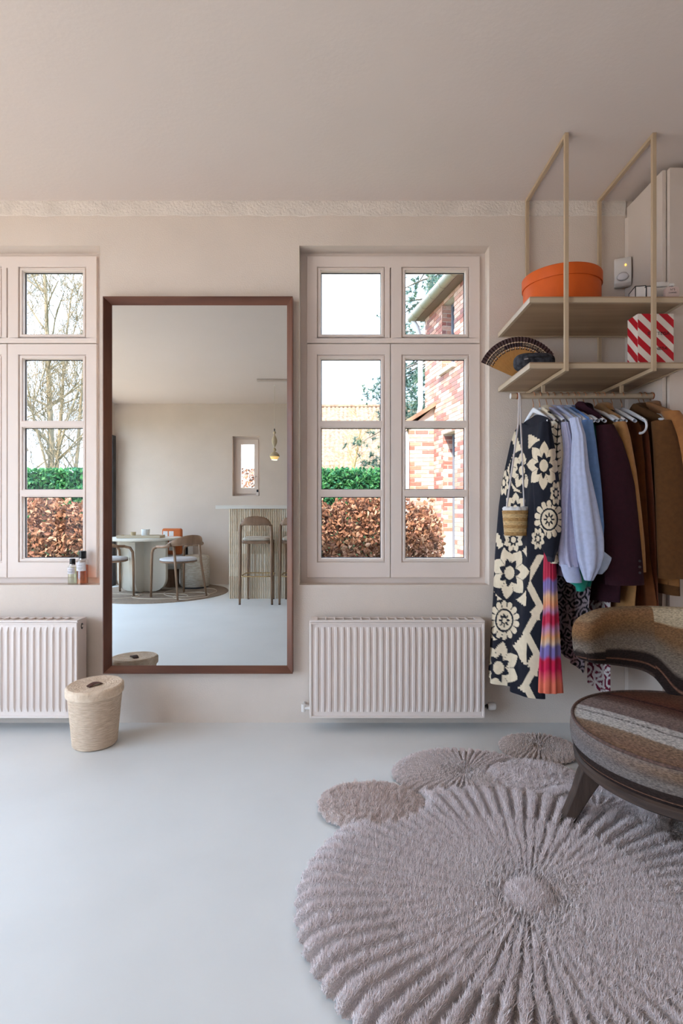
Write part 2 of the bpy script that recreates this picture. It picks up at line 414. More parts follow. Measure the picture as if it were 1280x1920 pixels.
# ---------------------------------------------------------------- woven basket
m_straw = M('coiled_straw', (236, 211, 186), .85, col2=(212, 182, 154), vs_=26, stretch=(1, 1, 9), bump=.8, bs=50, bstretch=(1, 1, 7))
bx, by = -1.183, -.262
t = thing('lidded_basket', 'coiled straw basket with a brown leather tab on its lid beside the radiator', 'basket', (bx, by, 0)); t.scale = (.93, .93, 1)
prof = [(.001, .0), (.095, 0), (.104, .004)]
nc = 26
for i in range(nc):
    z = .008 + .242 * i / nc; r = .106 + .024 * (z / .25)
    for q in (0, .25, .5, .75): prof.append((r + .0022 * math.sin(PI * (q + .12)), z + q * .242 / nc))
prof.append((.128, .25)); prof.append((.001, .25))
mb = MB(); mb.lathe(prof, 48); mb.build('basket_body', m_straw, t, smooth=True)
mb = MB(); pr = [(.134, -.004), (.139, .0)]
for i in range(4):
    for q in (0, .33, .66): pr.append((.1395 + .0015 * math.sin(PI * q), .004 + (i + q) * .008))
pr += [(.137, .038), (.131, .043)]
for i in range(11):
    for q in (0, .33, .66):
        r = .131 - (i + q) * .0118; pr.append((max(r, .001), .043 - .010 * (1 - (r / .131) ** 2) + .0014 * math.sin(PI * q)))
pr.append((.0, .033))
mb.lathe(pr, 48)
lo = mb.build('lid', M('coiled_straw_lid', (238, 214, 190), .85, col2=(218, 190, 162), vs_=22, stretch=(1, 1, 1), bump=.7, bs=60), t, smooth=True)
lo.location = (0, 0, .246); lo.rotation_euler = (math.radians(2), math.radians(-1), 0)
mb = MB(); k = 9; G = np.zeros((k, 2, 3))
for i in range(k):
    f_ = i / (k - 1); xx = -.036 + .072 * f_; zz = .036 + .009 * math.sin(PI * f_)
    G[i, 0] = (xx, -.0165, zz); G[i, 1] = (xx, .0165, zz)
mb.grid(G); G2 = G.copy(); G2[:, :, 2] += .003; mb.grid(G2[:, ::-1]);
for i in range(k - 1):
    mb.add([G[i, 0], G[i + 1, 0], G2[i + 1, 0], G2[i, 0]], [(0, 1, 2, 3)]); mb.add([G[i, 1], G2[i, 1], G2[i + 1, 1], G[i + 1, 1]], [(0, 1, 2, 3)])
tb = mb.build('leather_tab', M('brown_leather', (84, 48, 36), .55, var=.2, vs_=40), lo, weld=True); tb.rotation_euler = (0, 0, math.radians(52))

# ---------------------------------------------------------------- perfume bottles on the sill
def scent(name, label, x, y, wd, h, liq, fill):
    t = thing(name, label, 'perfume', (x, y, .7265))
    hb = h * .74; r = wd / 2
    mb = MB(); mb.lathe([(r * .94, 0), (r, .002), (r, hb - .006), (r * .9, hb), (r * .45, hb + .002), (.0, hb + .002)], 28)
    mb.build('glass_bottle', glass_mat('bottle_glass', (.93, .93, .92), .10), t, smooth=True, angle=40)
    mb = MB(); mb.lathe([(r * .86, .006), (r * .88, .008), (r * .88, hb * fill), (0, hb * fill)], 28)
    mb.build('liquid', liq, t, smooth=True, angle=40)
    mb = MB(); mb.lathe([(r * .55, hb + .002), (r * .62, hb + .004), (r * .62, h - .002), (r * .56, h), (0, h)], 24)
    co = mb.build('cap', M('black_cap', (24, 24, 28), .25), t, smooth=True, angle=40)
    mb = MB(); mb.lathe([(r * .635, hb + .002), (r * .635, hb + .007), (r * .6, hb + .0071)], 24); mb.build('collar', M('silver', (190, 190, 195), .25, metal=1), t, smooth=True, angle=40)
    mb = MB(); a = np.linspace(-PI / 2 - .95, -PI / 2 + .95, 13); G = np.zeros((2, 13, 3))
    for k, z in enumerate((hb * .56, hb * .9)): G[k, :, 0] = (r + .0006) * np.cos(a); G[k, :, 1] = (r + .0006) * np.sin(a); G[k, :, 2] = z
    mb.grid(G); lb = mb.build('paper_label', M('label_paper', (214, 208, 210), .7), t)
    mb = MB()
    for zz, hw in ((.78, .011), (.68, .015), (.63, .009)): mb.box(-hw, hw, -r - .0014, -r - .001, hb * zz, hb * zz + .0016)
    mb.build('label_print', M('label_ink', (120, 114, 116), .7), lb)
    return t
scent('perfume_bottle', 'smaller cylindrical scent bottle with clear liquid and black cap on the sill', -1.436, .034, .047, .137, glass_mat('pale_scent', (.86, .87, .74), .05), .9)
scent('perfume_bottle', 'larger cylindrical scent bottle with amber liquid and black cap on the sill', -1.381, .032, .060, .178, glass_mat('amber_scent', (.93, .42, .12), .05), .78)
# ---------------------------------------------------------------- ceiling-hung shelf rack with clothes rail
m_taupe = M('taupe_metal', (186, 162, 134), .5, spec=.35)
m_taupe_l = M('taupe_edge', (190, 168, 142), .5, spec=.35)
m_oak = M('taupe_oak_veneer', (176, 146, 116), .55, col2=(152, 124, 98), vs_=16, stretch=(.08, 1, 1), bump=.05, bs=60, detail=6)
m_rod = M('rail_wood', (186, 164, 140), .5, var=.08, vs_=20, stretch=(.1, 1, 1))
m_leather = M('brown_leather', (84, 48, 36))
t = thing('shelf_rack', 'ceiling-hung taupe metal rack with two oak shelves and a clothes rail', 'shelf', (1.16, -.26, CZ))
FXs = (.972, 1.3505); yF, yB, hs = -.522, -.022, .008
zb_, zt_ = 1.722, CZ - .001
for fx_ in FXs:
    mb = MB()
    mb.box(fx_ - hs, fx_ + hs, yF - hs, yF + hs, zb_, zt_); mb.box(fx_ - hs, fx_ + hs, yB - hs, yB + hs, zb_, zt_)
    mb.box(fx_ - hs, fx_ + hs, yF + hs, yB - hs, zt_ - 2 * hs, zt_); mb.box(fx_ - hs, fx_ + hs, yF + hs, yB - hs, zb_, zb_ + 2 * hs)
    part(mb, 'hanging_frame', m_taupe, t)
    mb = MB(); mb.box(fx_ - .007, fx_ + .007, -.257, -.243, 1.68, zb_); part(mb, 'rail_bracket', m_taupe, t)
for zs in (1.7385, 2.024):
    x0, x1 = .817, 1.4985
    y0, y1 = yF + .009, yB - .009
    if zs > 1.9: holes_y = True
    mb = MB(); mb.plate(x0, x1, y0, y1, [(x0 + .014, x1 - .014, y0 + .014, y1 - .014)], zs, zs + .02, axes='xy')
    so = part(mb, 'shelf', m_taupe_l, t)
    mb = MB(); mb.box(x0 + .014, x1 - .014, y0 + .014, y1 - .014, zs + .004, zs + .018); mb.build('shelf_board', m_oak, so)
    mb = MB(); mb.box(x0 + .002, x1 - .002, y0 + .002, y1 - .002, zs + .0205, zs + .026); mb.build('shelf_top', m_oak, so)
RZ, RY, RR = 1.672, -.25, .0142
mb = MB(); mb.tube([(.817, RY, RZ), (1.512, RY, RZ)], RR, 20); rod = part(mb, 'clothes_rail', m_rod, t, smooth=True, angle=40)
mb = MB(); mb.tube([(.8145, RY, RZ), (.817, RY, RZ)], RR * .96, 20); mb.build('end_cap', M('pale_cap', (206, 196, 188), .5), rod)
for xx in (.842, 1.497): mb = MB(); mb.tube([(xx, RY, RZ), (xx + .007, RY, RZ)], RR + .0012, 20); mb.build('leather_band', M('tan_band', (150, 84, 44), .6), rod, smooth=True, angle=40)
SU, SL = 2.0502, 1.7647       # shelf top heights

# orange hat box
m_or = M('orange_board', (214, 92, 24), .55, var=.05, vs_=30, spec=.3)
t = thing('hat_box', 'round orange lidded hat box on the upper shelf', 'box', (1.05, -.275, SU))
mb = MB(); mb.lathe([(.172, 0), (.174, .002), (.174, .135), (0, .135)], 64); mb.build('box_body', m_or, t, smooth=True, angle=40)
mb = MB(); mb.lathe([(.1755, .128), (.179, .128), (.180, .131), (.180, .176), (.177, .1795), (0, .181)], 64); mb.build('lid', m_or, t, smooth=True, angle=40)

# white cartons and two flacons at the cupboard end of the upper shelf
m_carton = M('white_carton', (226, 216, 210), .6); m_black = M('black_ink', (30, 28, 30), .6)
def carton(label, x, y, wx, dy, h, rz):
    t = thing('perfume_carton', label, 'box', (x, y, SU), rz)
    mb = MB(); mb.box(-wx / 2, wx / 2, -dy / 2, dy / 2, 0, h); mb.build('carton_body', m_carton, t)
    mb = MB(); e = .0016
    for sx in (-1, 1):
        for sy in (-1, 1): mb.box(sx * wx / 2 - e, sx * wx / 2 + e, sy * dy / 2 - e, sy * dy / 2 + e, 0, h + e)
    for z in (h,):
        for s in (-1, 1):
            mb.box(-wx / 2, wx / 2, s * dy / 2 - e, s * dy / 2 + e, z - e, z + e); mb.box(s * wx / 2 - e, s * wx / 2 + e, -dy / 2, dy / 2, z - e, z + e)
    mb.build('black_edging', m_black, t)
carton('taller black-edged white carton on the upper shelf, behind the other carton', 1.345, -.40, .042, .09, .073, -.2)
carton('small black-edged white carton on the upper shelf, next to the round-capped bottle', 1.375, -.43, .036, .07, .064, -.15)
def flacon(label, x, y, wx, dy, h, mat, capr, capz, rz, lines):
    t = thing('perfume_bottle', label, 'perfume', (x, y, SU), rz)
    mb = MB(); mb.prism(rrect(-wx / 2, wx / 2, 0, h, .008), -dy / 2, dy / 2); mb.build('glass_bottle', mat, t, bevel=.003, smooth=True, angle=40)
    mb = MB(); mb.tube([(0, 0, h), (0, 0, h + .006)], .009, 12); mb.build('neck', M('silver', (190, 190, 195), .25, metal=1), t)
    mb = MB(); mb.prism(rrect(-capr, capr, h + .005, h + .005 + capz, min(capr, capz) * .45), -dy * .4, dy * .4); mb.build('stopper', m_plastic, t, bevel=.004, smooth=True, angle=40)
    for txt, sz, zz in lines:
        me = text_mesh('label_print', txt, sz); me.materials.append(M('grey_ink', (96, 86, 84), .7))
        obj_from(me, 'label_print', t, (0, -dy / 2 - .0008, zz), (PI / 2, 0, 0))
flacon('white bottle with a wide rounded stopper on the upper shelf', 1.437, -.425, .062, .04, .068, M('white_flacon', (224, 216, 212), .3), .03, .022, -.1, [('—', .01, .03)])
flacon('pinkish square flacon marked N°5 on the upper shelf', 1.452, -.478, .056, .028, .052, M('pink_flacon', (206, 180, 172), .25), .011, .012, -.1, [('N°5', .013, .034), ('CHANEL', .009, .022)])

# motion detector in the corner
t = thing('motion_detector', 'white alarm motion detector mounted high in the corner', 'detector', (1.466, -.035, 2.36), rz=-.45)
mb = MB(); mb.prism([(-.03, -.07), (-.03, .07), (.012, .074), (.026, .055), (.03, -.02), (.022, -.06), (.005, -.074)], -.04, .04, axes='yz')
mb.v[0][:, 0], mb.v[0][:, 1] = mb.v[0][:, 0].copy(), -mb.v[0][:, 1].copy(); mb.build('housing', m_plastic, t, bevel=.005, smooth=True, angle=40)
mb = MB(); mb.lathe([(.0, -.006), (.02, -.005), (.03, 0.0)], 20, sx=1, sy=.75); o = mb.build('lens', M('milky_lens', (226, 220, 222), .2), t, smooth=True); o.rotation_euler = (PI / 2 - .15, 0, 0); o.location = (0, -.031, -.028)
o.rotation_euler = (-PI / 2 + .1, 0, 0); o.scale = (1, 1, 1); o.location = (0, -.0275, -.03)
mb = MB(); mb.tube([(.013, -.0235, .028), (.013, -.0315, .028)], .0035, 10); mb.build('status_light', M('amber_led', (255, 190, 60), .4, emit=1.5), t)

# folding fan
t = thing('folding_fan', 'open wooden folding fan with a dark lettered border on the lower shelf', 'fan', (PX(974, 2.7), -.2, SL + .002), rz=0)
R0, R1, RB = .03, .155, .207
nb = 26; a0, a1 = math.radians(157), math.radians(36)
mb_bl = MB()
stave = None; m_stave = M('bamboo', (196, 140, 78), .55, var=.15, vs_=30)
for i in range(nb):
    a = a0 + (a1 - a0) * (i + .5) / nb
    if stave is None:
        mb = MB(); wo = R1 * abs(a1 - a0) / nb * .53
        mb.prism([(0, -.0035), (R1 + .004, -wo), (R1 + .004, wo), (0, .0035)], -.0006, .0006); so = mb.build('stave', m_stave, t); stave = so.data
    else: so = obj_from(stave, 'stave', t)
    so.location = (0, (i % 2) * .0016, 0); so.rotation_euler = (0, -a, 0)
def fan_band(r0, r1, name, mat, yo, amp=.0035):
    n = nb * 2; G = np.zeros((2, n + 1, 3))
    for k, r in enumerate((r0, r1)):
        for j in range(n + 1):
            a = a0 + (a1 - a0) * j / n; G[k, j] = (r * math.cos(a), (amp if j % 2 else -amp) * (r / RB) + yo, r * math.sin(a))
    mb = MB(); mb.grid(G); G2 = G.copy(); G2[:, :, 1] += .0006; mb.grid(G2[:, ::-1]); return mb.build(name, mat, t)
m_fan_d = M('fan_dark_cloth', (62, 40, 44), .8, var=.5, vs_=220); m_fan_l = M('fan_cream_cloth', (206, 180, 152), .8)
fan_band(.145, .151, 'border_edge', m_fan_d, -.0005); fan_band(.151, .157, 'border_stripe', m_fan_l, -.0005); fan_band(.157, .178, 'border_band', m_fan_d, -.0005)
fan_band(.178, .183, 'border_stripe', m_fan_l, -.0005); fan_band(.183, RB, 'border_rim', M('fan_check_cloth', (84, 56, 56), .8, var=.5, vs_=160), -.0005)
for mid in (math.radians(137), math.radians(66)):
    me = text_mesh('border_lettering', 'CHRISTIAN DIOR', .0145, 0.0002)
    for v in me.vertices:
        a = mid - v.co.x / .163; r = .1625 + v.co.y; v.co = (r * math.cos(a), -.0062 - v.co.z, r * math.sin(a))
    me.materials.append(m_fan_l); obj_from(me, 'border_lettering', t)
mb = MB(); mb.tube([(0, -.006, 0.0), (0, .006, 0.0)], .005, 10); mb.build('rivet', M('brass', (180, 140, 80), .35, metal=.9), t)

# dark pouch
t = thing('pouch', 'dark navy patterned fabric pouch lying before the fan', 'bag', (PX(1001, 2.56), -.34, SL + .001), rz=-.06)
n, k = 40, 12; G = np.zeros((k, n, 3)); hw, hh, dp = .094, .043, .045
def sup(t_, p): return math.copysign(abs(t_) ** p, t_)
for i in range(k):
    ph = -PI / 2 + PI * i / (k - 1)
    for j in range(n):
        th = 2 * PI * j / n
        G[i, j] = (hw * sup(math.cos(th), .55) * max(.02, sup(math.cos(ph), .6)), dp * sup(math.sin(ph), .8), hh + hh * sup(math.sin(th), .7) * max(.02, sup(math.cos(ph), .6)))
mb = MB(); mb.grid(G, cu=True); mb.build('pouch_body', M('navy_jacquard', (22, 22, 30), .8, col2=(62, 62, 70), vs_=55, detail=1, bump=.2, bs=55), t, smooth=True)
mb = MB(); mb.tube([(-.085, -.02, .05), (-.03, -.046, .058), (.04, -.046, .058), (.088, -.02, .054)], .0022, 6); mb.build('zip', m_black, t, smooth=True)
mb = MB(); mb.tube([(-.04, -.048, .05), (-.075, -.03, .048), (-.09, -.01, .03)], .0035, 6, flat=.5); mb.build('side_trim', M('pouch_trim', (150, 144, 146), .7), t, smooth=True)

# red and white striped carton
t = thing('striped_box', 'red and white diagonally striped box lettered in black on the lower shelf', 'box', (1.3835, -.437, SL))
bw, bd, bh = .158, .086, .222
mb = MB(); mb.box(-bw / 2, bw / 2, -bd / 2, bd / 2, 0, bh); mb.build('box_body', M('box_cream', (228, 214, 202), .5), t)
mb = MB(); m_red = M('box_red', (186, 16, 34), .5)
def clip(poly, f):
    out = []
    for i in range(len(poly)):
        a, b = poly[i], poly[(i + 1) % len(poly)]; fa, fb = f(a), f(b)
        if fa >= 0: out.append(a)
        if (fa >= 0) != (fb >= 0): q = fa / (fa - fb); out.append((a[0] + (b[0] - a[0]) * q, a[1] + (b[1] - a[1]) * q))
    return out
per = .0515
def stripes(w, h, kx, off):
    res = []
    for i in range(-12, 14):
        lo, hi = i * per + off, i * per + per * .5 + off
        p = [(0, 0), (w, 0), (w, h), (0, h)]
        p = clip(p, lambda q: (q[0] * kx + q[1]) * .707 - lo); p = clip(p, lambda q: hi - (q[0] * kx + q[1]) * .707) if len(p) > 2 else p
        if len(p) > 2: res.append(p)
    return res
for p in stripes(bw, bh, .95, .012):
    n = len(p); mb.add([(-bw / 2 + a, -bd / 2 - .0006, b) for a, b in p], [tuple(range(n))])
for p in stripes(bd, bh, .95, .012 + .707 * -bd * .95 + 0):
    n = len(p); mb.add([(-bw / 2 - .0006, bd / 2 - a, b) for a, b in p], [tuple(range(n))])
mb.build('red_stripes', m_red, t)
for txt, zz in (('BOTTEGA', .128), ('VENETA', .062)):
    me = text_mesh('lettering', txt, .021, spacing=1.05); me.materials.append(m_black)
    obj_from(me, 'lettering', t, (.012, -bd / 2 - .0014, zz), (PI / 2, 0, 0))

# ---------------------------------------------------------------- hangers
HPX = [999.7, 1011.5, 1025, 1037.5, 1051.5, 1063, 1075, 1083, 1095, 1114, 1121, 1131, 1147.5, 1165.5, 1199, 1208, 1221]
HX = [(p - CX) / (F / 2.65) for p in HPX]
m_hook = M('rose_gold', (214, 158, 120), .3, metal=.9); m_hang = M('white_hanger', (232, 232, 238), .45)
def make_hanger():
    t = thing('clothes_hanger')
    mb = MB(); pts = []
    for i in range(13):
        a = PI * 1.05 - PI * 1.2 * i / 12
        pts.append((0, (RR + .0035) * math.cos(a), (RR + .0035) * math.sin(a)))
    e = pts[-1]
    pts = pts + [(0, .007, -.024), (0, .0, -.034), (0, 0, -.062)]
    mb.tube(pts, .0022, 6); mb.build('hook', m_hook, t, smooth=True)
    mb = MB(); n = 25; G = np.zeros((n, 8, 3))
    for i in range(n):
        s = -1 + 2 * i / (n - 1); z = -.064 - .085 * abs(s) ** 1.2 ; y = .205 * s
        w_ = .008 + .006 * (1 - abs(s)) ; th = .006 + .004 * abs(s)
        for j in range(8):
            a = 2 * PI * j / 8; G[i, j] = (th * math.cos(a), y, z - .004 + w_ * math.sin(a))
    mb.grid(G, cu=True); mb.build('hanger_arms', m_hang, t, smooth=True)
    return t
hang0 = make_hanger()

# ---------------------------------------------------------------- clothes
def ip(tab, y):
    a = np.array(tab, float); return np.interp(y, a[:, 0], a[:, 1])
def garment_grid(near, dN, far, dF, ptop, pbN, pbF, drop=.078, thick=.018, tb=.028, folds=4, famp=.008, nv=40, nu=48, seed=0, dip=0, swing=0):
    """closed shell hanging in the depth direction; near/far edges are (py, px) tables"""
    rs = np.random.default_rng(seed + 100)
    ph = rs.uniform(0, 6.28, 6)
    th = np.linspace(0, 2 * PI, nu, endpoint=False)
    s = np.cos(th); q = np.sin(th)
    v = np.linspace(0, 1, nv)[:, None]
    zt = PZ(ptop, 2.65) - drop * np.abs(s) ** 1.6
    if dip: zt = zt - dip * np.exp(-((s + .05) / .33) ** 2) * (q < 0) - dip * .3 * np.exp(-((s + .05) / .33) ** 2) * (q >= 0)
    zbn, zbf = PZ(pbN, dN), PZ(pbF, dF)
    zb = zbf + (zbn - zbf) * (s + 1) / 2
    Z = zt[None] * (1 - v) + zb[None] * v
    pyN = CY + (H - Z) * F / dN; pyF = CY + (H - Z) * F / dF
    xN = (ip(near, pyN) - CX) * dN / F
    xF = (ip(far, pyF) - CX) * dF / F if not np.isscalar(far) else np.full_like(Z, far)
    u = (s[None] + 1) / 2
    X = xF + (xN - xF) * u; Y = (dF - D) + (dN - dF) * u + 0 * Z
    nx, ny = -(dN - dF), (xN - xF)          # perpendicular, pointing to +x side
    ln = np.sqrt(nx ** 2 + ny ** 2); nx = nx / ln * -1 * np.sign(-(dN - dF)) * -1; ny = ny / ln
    nx = np.abs((dF - dN) / ln); ny = (xN - xF) / ln
    T = thick + (tb - thick) * v
    fold = famp * v ** .7 * (np.sin(folds * PI * 2 * u + ph[0] + 1.2 * v) + .5 * np.sin(folds * 1.7 * PI * 2 * u + ph[1] - v * 2))
    off = q[None] * T * (.35 + .65 * np.minimum(1, v * 5)) + fold
    X = X + nx * off; Y = Y + ny * off
    return np.stack([X, Y, Z], -1)
def garment(name, label, cat, idx, mat, colf=None, ext=0, **k):
    t = thing(name, label + (' on the rail' if 'rail' not in label else ''), cat, (HX[idx], RY, 1.60), group='clothes on the rail')
    G = garment_grid(seed=idx, **k)
    mb = MB(); col = None
    if colf is not None:
        d = G[..., 1] + D; col = colf(CX + G[..., 0] * F / d, CY + (H - G[..., 2]) * F / d)
    mb.grid(G, cu=True, col=col)
    # close top loosely, leave the hem open
    o = part(mb, 'body', mat, t, smooth=True)
    h = hang0 if idx == 0 else copy_tree(hang0)
    h.location = (HX[idx], RY, RZ)
    tag(h, 'white hanger with rose-gold hook carrying the ' + label, 'hanger', 'hangers on the clothes rail')
    return t
def tube_px(Lt, Rt, d, ydep, n=26, m=28, folds=5, famp=.1, seed=0, lean=0, pw=1.0):
    """billowing sleeve: left and right outline as (py, px) tables at distance d"""
    rs = np.random.default_rng(seed); p0 = rs.uniform(0, 6.28, 3)
    y0 = max(Lt[0][0], Rt[0][0]); y1 = min(Lt[-1][0], Rt[-1][0]); pys = np.linspace(y0, y1, n)[:, None]
    th = np.linspace(0, 2 * PI, m, endpoint=False)[None]
    l, r = ip(Lt, pys), ip(Rt, pys); dd = d + lean * (pys - y0) / (y1 - y0)
    cx, hw = (l + r) / 2, (r - l) / 2
    v = (pys - y0) / (y1 - y0)
    rad = 1 + famp * np.sin(folds * th + p0[0] + 1.5 * v) * np.sin(np.minimum(v, .85) / .85 * PI * .5) + famp * .5 * np.sin(folds * 1.6 * th + p0[1])
    X = (cx - CX) * dd / F + hw * dd / F * np.cos(th) * np.clip(rad, .5, 1.12); yd = np.minimum(ydep, hw * dd / F * 1.0 + .004)
    Y = dd - D + yd * np.sin(th) * rad; Z = PZ(pys, dd) + 0 * th
    return np.stack([X, Y, Z], -1)
def sleeve(t, mat, Lt, Rt, d, ydep, name='sleeve', colf=None, **k):
    G = tube_px(Lt, Rt, d, ydep, **k); mb = MB(); col = None
    if colf is not None:
        dd = G[..., 1] + D; col = colf(CX + G[..., 0] * F / dd, CY + (H - G[..., 2]) * F / dd)
    mb.grid(G, cu=True, col=col)
    for row in (0, -1):
        n = G.shape[1]; mb.add(G[row], [tuple(range(n)) if row == 0 else tuple(range(n))[::-1]], None if col is None else col[row])
    return part(mb, name, mat, t, smooth=True, angle=60)
def collar(t, mat, idx, ztop=1.612, r=.05, h=.045, rx=.03, lapel=True):
    """stand-and-fall collar round the hanger neck"""
    n = 26; a = np.linspace(-PI * .9, PI * .9, n) + PI; G = np.zeros((4, n, 3))
    for k, (rr, zz) in enumerate(((1.0, -.028), (.86, .012), (.98, .014), (1.28, -.022))):
        G[k, :, 0] = HX[idx] + .004 + rx * rr * np.cos(a) * .9; G[k, :, 1] = RY - r * rr * np.sin(a)
        G[k, :, 2] = ztop + zz * (h / .045) - .012 * (np.cos(a - PI) < 0) * 0 - .016 * (1 - np.cos((a - PI))) * .6
    mb = MB(); mb.grid(G); return part(mb, 'collar', mat, t, smooth=True)
def cloth(name, col, rough=.85, var=.12, vs=60, bump=.12, bs=350, sheen=.15, stretch=(1, 1, 1)): return M(name, col, rough, var=var, vs_=vs, bump=bump, bs=bs, sheen=sheen, spec=.2, stretch=stretch)

# --- 1: long navy-black dress with cream appliqué print
NAVY = np.array(lin((28, 28, 38))); CREAM = np.array(lin((222, 202, 174)))
def dress_print(px, py):
    on = np.zeros(px.shape, bool)
    def star(cx, cy, R, pet=8, sq=1.0, rot=0.0, ring=False, inner=.62):
        nonlocal on
        dx, dy = (px - cx) / sq, py - cy; r = np.hypot(dx, dy) / R; a = np.arctan2(dy, dx) + rot
        w = np.abs(((a * pet / (2 * PI)) % 1) - .5) * 2          # 0 at petal axis ... 1 at gap
        if ring:
            petal = (r < 1 - .22 * w ** 2.5) & (r > .60) & (w < .82 + .1 * (r < .7))
            body = (r < .50) & ~((r < .27 + .10 * np.cos(a * 8)) & (r > .13))
            hit = (r < 1.08)
            new = petal | body | (r < .13)
        else:
            lim = 1.0 - .30 * w
            new = ((r < lim) & (r > .33 + .22 * (1 - w)) & (w < np.where(r < .72, .97, .97 - 1.1 * (r - .72)))) | (r < .25)
            hit = r < 1.05
        on = np.where(hit, new, on)
    def zig(x0, y0, x1, y1, amp, per, wd, step=0):
        nonlocal on
        L_ = math.hypot(x1 - x0, y1 - y0); ux, uy = (x1 - x0) / L_, (y1 - y0) / L_
        s_ = (px - x0) * ux + (py - y0) * uy; q = -(px - x0) * uy + (py - y0) * ux
        tri = np.abs(((s_ / per) % 1) - .5) * 2
        if step: tri = np.round(tri * step) / step
        c = amp * (tri - .5) * 2
        on = np.where((s_ > 0) & (s_ < L_) & (np.abs(q - c) < wd), True, on)
    def steps(cx, cy, w_, h_, n, flip=1):
        nonlocal on
        dx = (px - cx) * flip; row = np.floor((py - cy) / h_ * n)
        lim = w_ * (1 - np.abs(row) / n)
        on = np.where((np.abs(py - cy) < h_) & (dx > -2) & (dx < lim), True, on)
    zig(964, 800, 962, 1000, 8, 84, 6, 7); zig(1001, 1040, 997, 1318, -13, 98, 7.0); zig(938, 1000, 922, 1275, 10, 86, 6, 6)
    steps(992, 826, 24, 15, 5, 1); steps(984, 1122, 18, 14, 5, -1); steps(1010, 1146, 17, 17, 5, -1); steps(985, 1214, 28, 32, 7, -1); steps(1006, 1242, 20, 26, 6, -1); steps(984, 1288, 14, 10, 3, -1)
    steps(985, 1040, 16, 16, 4, -1)
    star(978, 882, 36, 7, .62, .2); star(1019, 873, 46, 8, .70, .35); star(1029, 974, 36, 14, .78, ring=True); star(966, 955, 32, 7, .7, .2)
    star(955, 1074, 50, 7, .74, .5); star(945, 1163, 37, 14, .78, ring=True); star(934, 1252, 50, 7, .8, .9); star(962, 1012, 24, 8, .8)
    star(1042, 925, 24, 8, .5); star(944, 905, 26, 8, .4); star(1008, 1010, 22, 8, .6)
    on &= ~((py < 815) & (px < 1002) & (px > 970))
    return np.where(on[..., None], CREAM, NAVY)
m_print = M('printed_cotton', (255, 255, 255), .8, var=.10, vs_=50, bump=.12, bs=300, attr=True, spec=.2)
DL = [(770, 976), (790, 970), (830, 958), (900, 945), (950, 938), (1040, 930), (1120, 925), (1200, 918), (1260, 912), (1330, 910)]
DR = [(770, 1022), (790, 1030), (830, 1032), (900, 1022), (1000, 1020), (1060, 1018), (1150, 1013), (1230, 1010), (1330, 1013)]
t = garment('printed_dress', 'long black dress with cream floral print', 'dress', 0, m_print, dress_print, near=DR, dN=2.44, far=DL, dF=2.86, ptop=778, pbN=1312, pbF=1262,
            drop=.05, thick=.022, tb=.05, folds=2.2, famp=.022, nv=420, nu=300, dip=.045)
sleeve(t, m_print, [(792, 1012), (850, 1002), (900, 1000), (960, 1004), (1000, 1008), (1030, 1018), (1046, 1026)], [(792, 1030), (850, 1040), (900, 1046), (960, 1050), (1000, 1049), (1030, 1044), (1046, 1038)],
       2.385, .045, colf=dress_print, n=240, m=160, folds=4, famp=.06, seed=3)
sleeve(t, M('navy_cotton', (34, 34, 46), .8), [(1043, 1024), (1053, 1027)], [(1043, 1040), (1053, 1038)], 2.385, .02, name='cuff', n=4, m=20, famp=.02)

# --- 2: rainbow striped pleated dress
ST = [(1040, (176, 30, 62)), (1083, (186, 34, 66)), (1090, (124, 110, 172)), (1106, (140, 118, 170)), (1118, (226, 172, 130)), (1134, (232, 150, 110)), (1146, (190, 130, 170)), (1154, (196, 40, 74)), (1168, (200, 36, 72)),
      (1180, (196, 136, 172)), (1194, (232, 160, 110)), (1206, (222, 188, 158)), (1214, (130, 118, 180)), (1230, (132, 112, 176)), (1238, (206, 30, 66)), (1256, (210, 20, 76)), (1268, (230, 90, 100)), (1282, (236, 118, 92)), (1305, (226, 110, 84))]
STy = np.array([a for a, _ in ST], float); STc = np.array([lin(c) for _, c in ST])
def rainbow(px, py):
    y = py + 2.5 * np.sin(px * .35); return np.stack([np.interp(y, STy, STc[:, i]) for i in range(3)], -1)
m_rain = M('striped_silk', (255, 255, 255), .6, var=.05, vs_=40, attr=True, spec=.3)
t = garment('striped_dress', 'long slim dress in blurred rainbow stripes', 'dress', 1, m_rain, rainbow, near=[(770, 1024), (790, 1030), (1040, 1040), (1130, 1044), (1200, 1048), (1250, 1050), (1310, 1054)], dN=2.47,
            far=[(770, 985), (1040, 1000), (1310, 1000)], dF=2.75, ptop=782, pbN=1300, pbF=1262, drop=.05, thick=.012, tb=.02, folds=5, famp=.008, nv=160, nu=80)
sleeve(t, m_rain, [(1030, 1019), (1150, 1015), (1230, 1010), (1298, 1008)], [(1030, 1040), (1130, 1044), (1200, 1048), (1250, 1050), (1298, 1053)], 2.45, .022, name='pleated_panel', colf=rainbow, n=120, m=90, folds=9, famp=.10, seed=5)

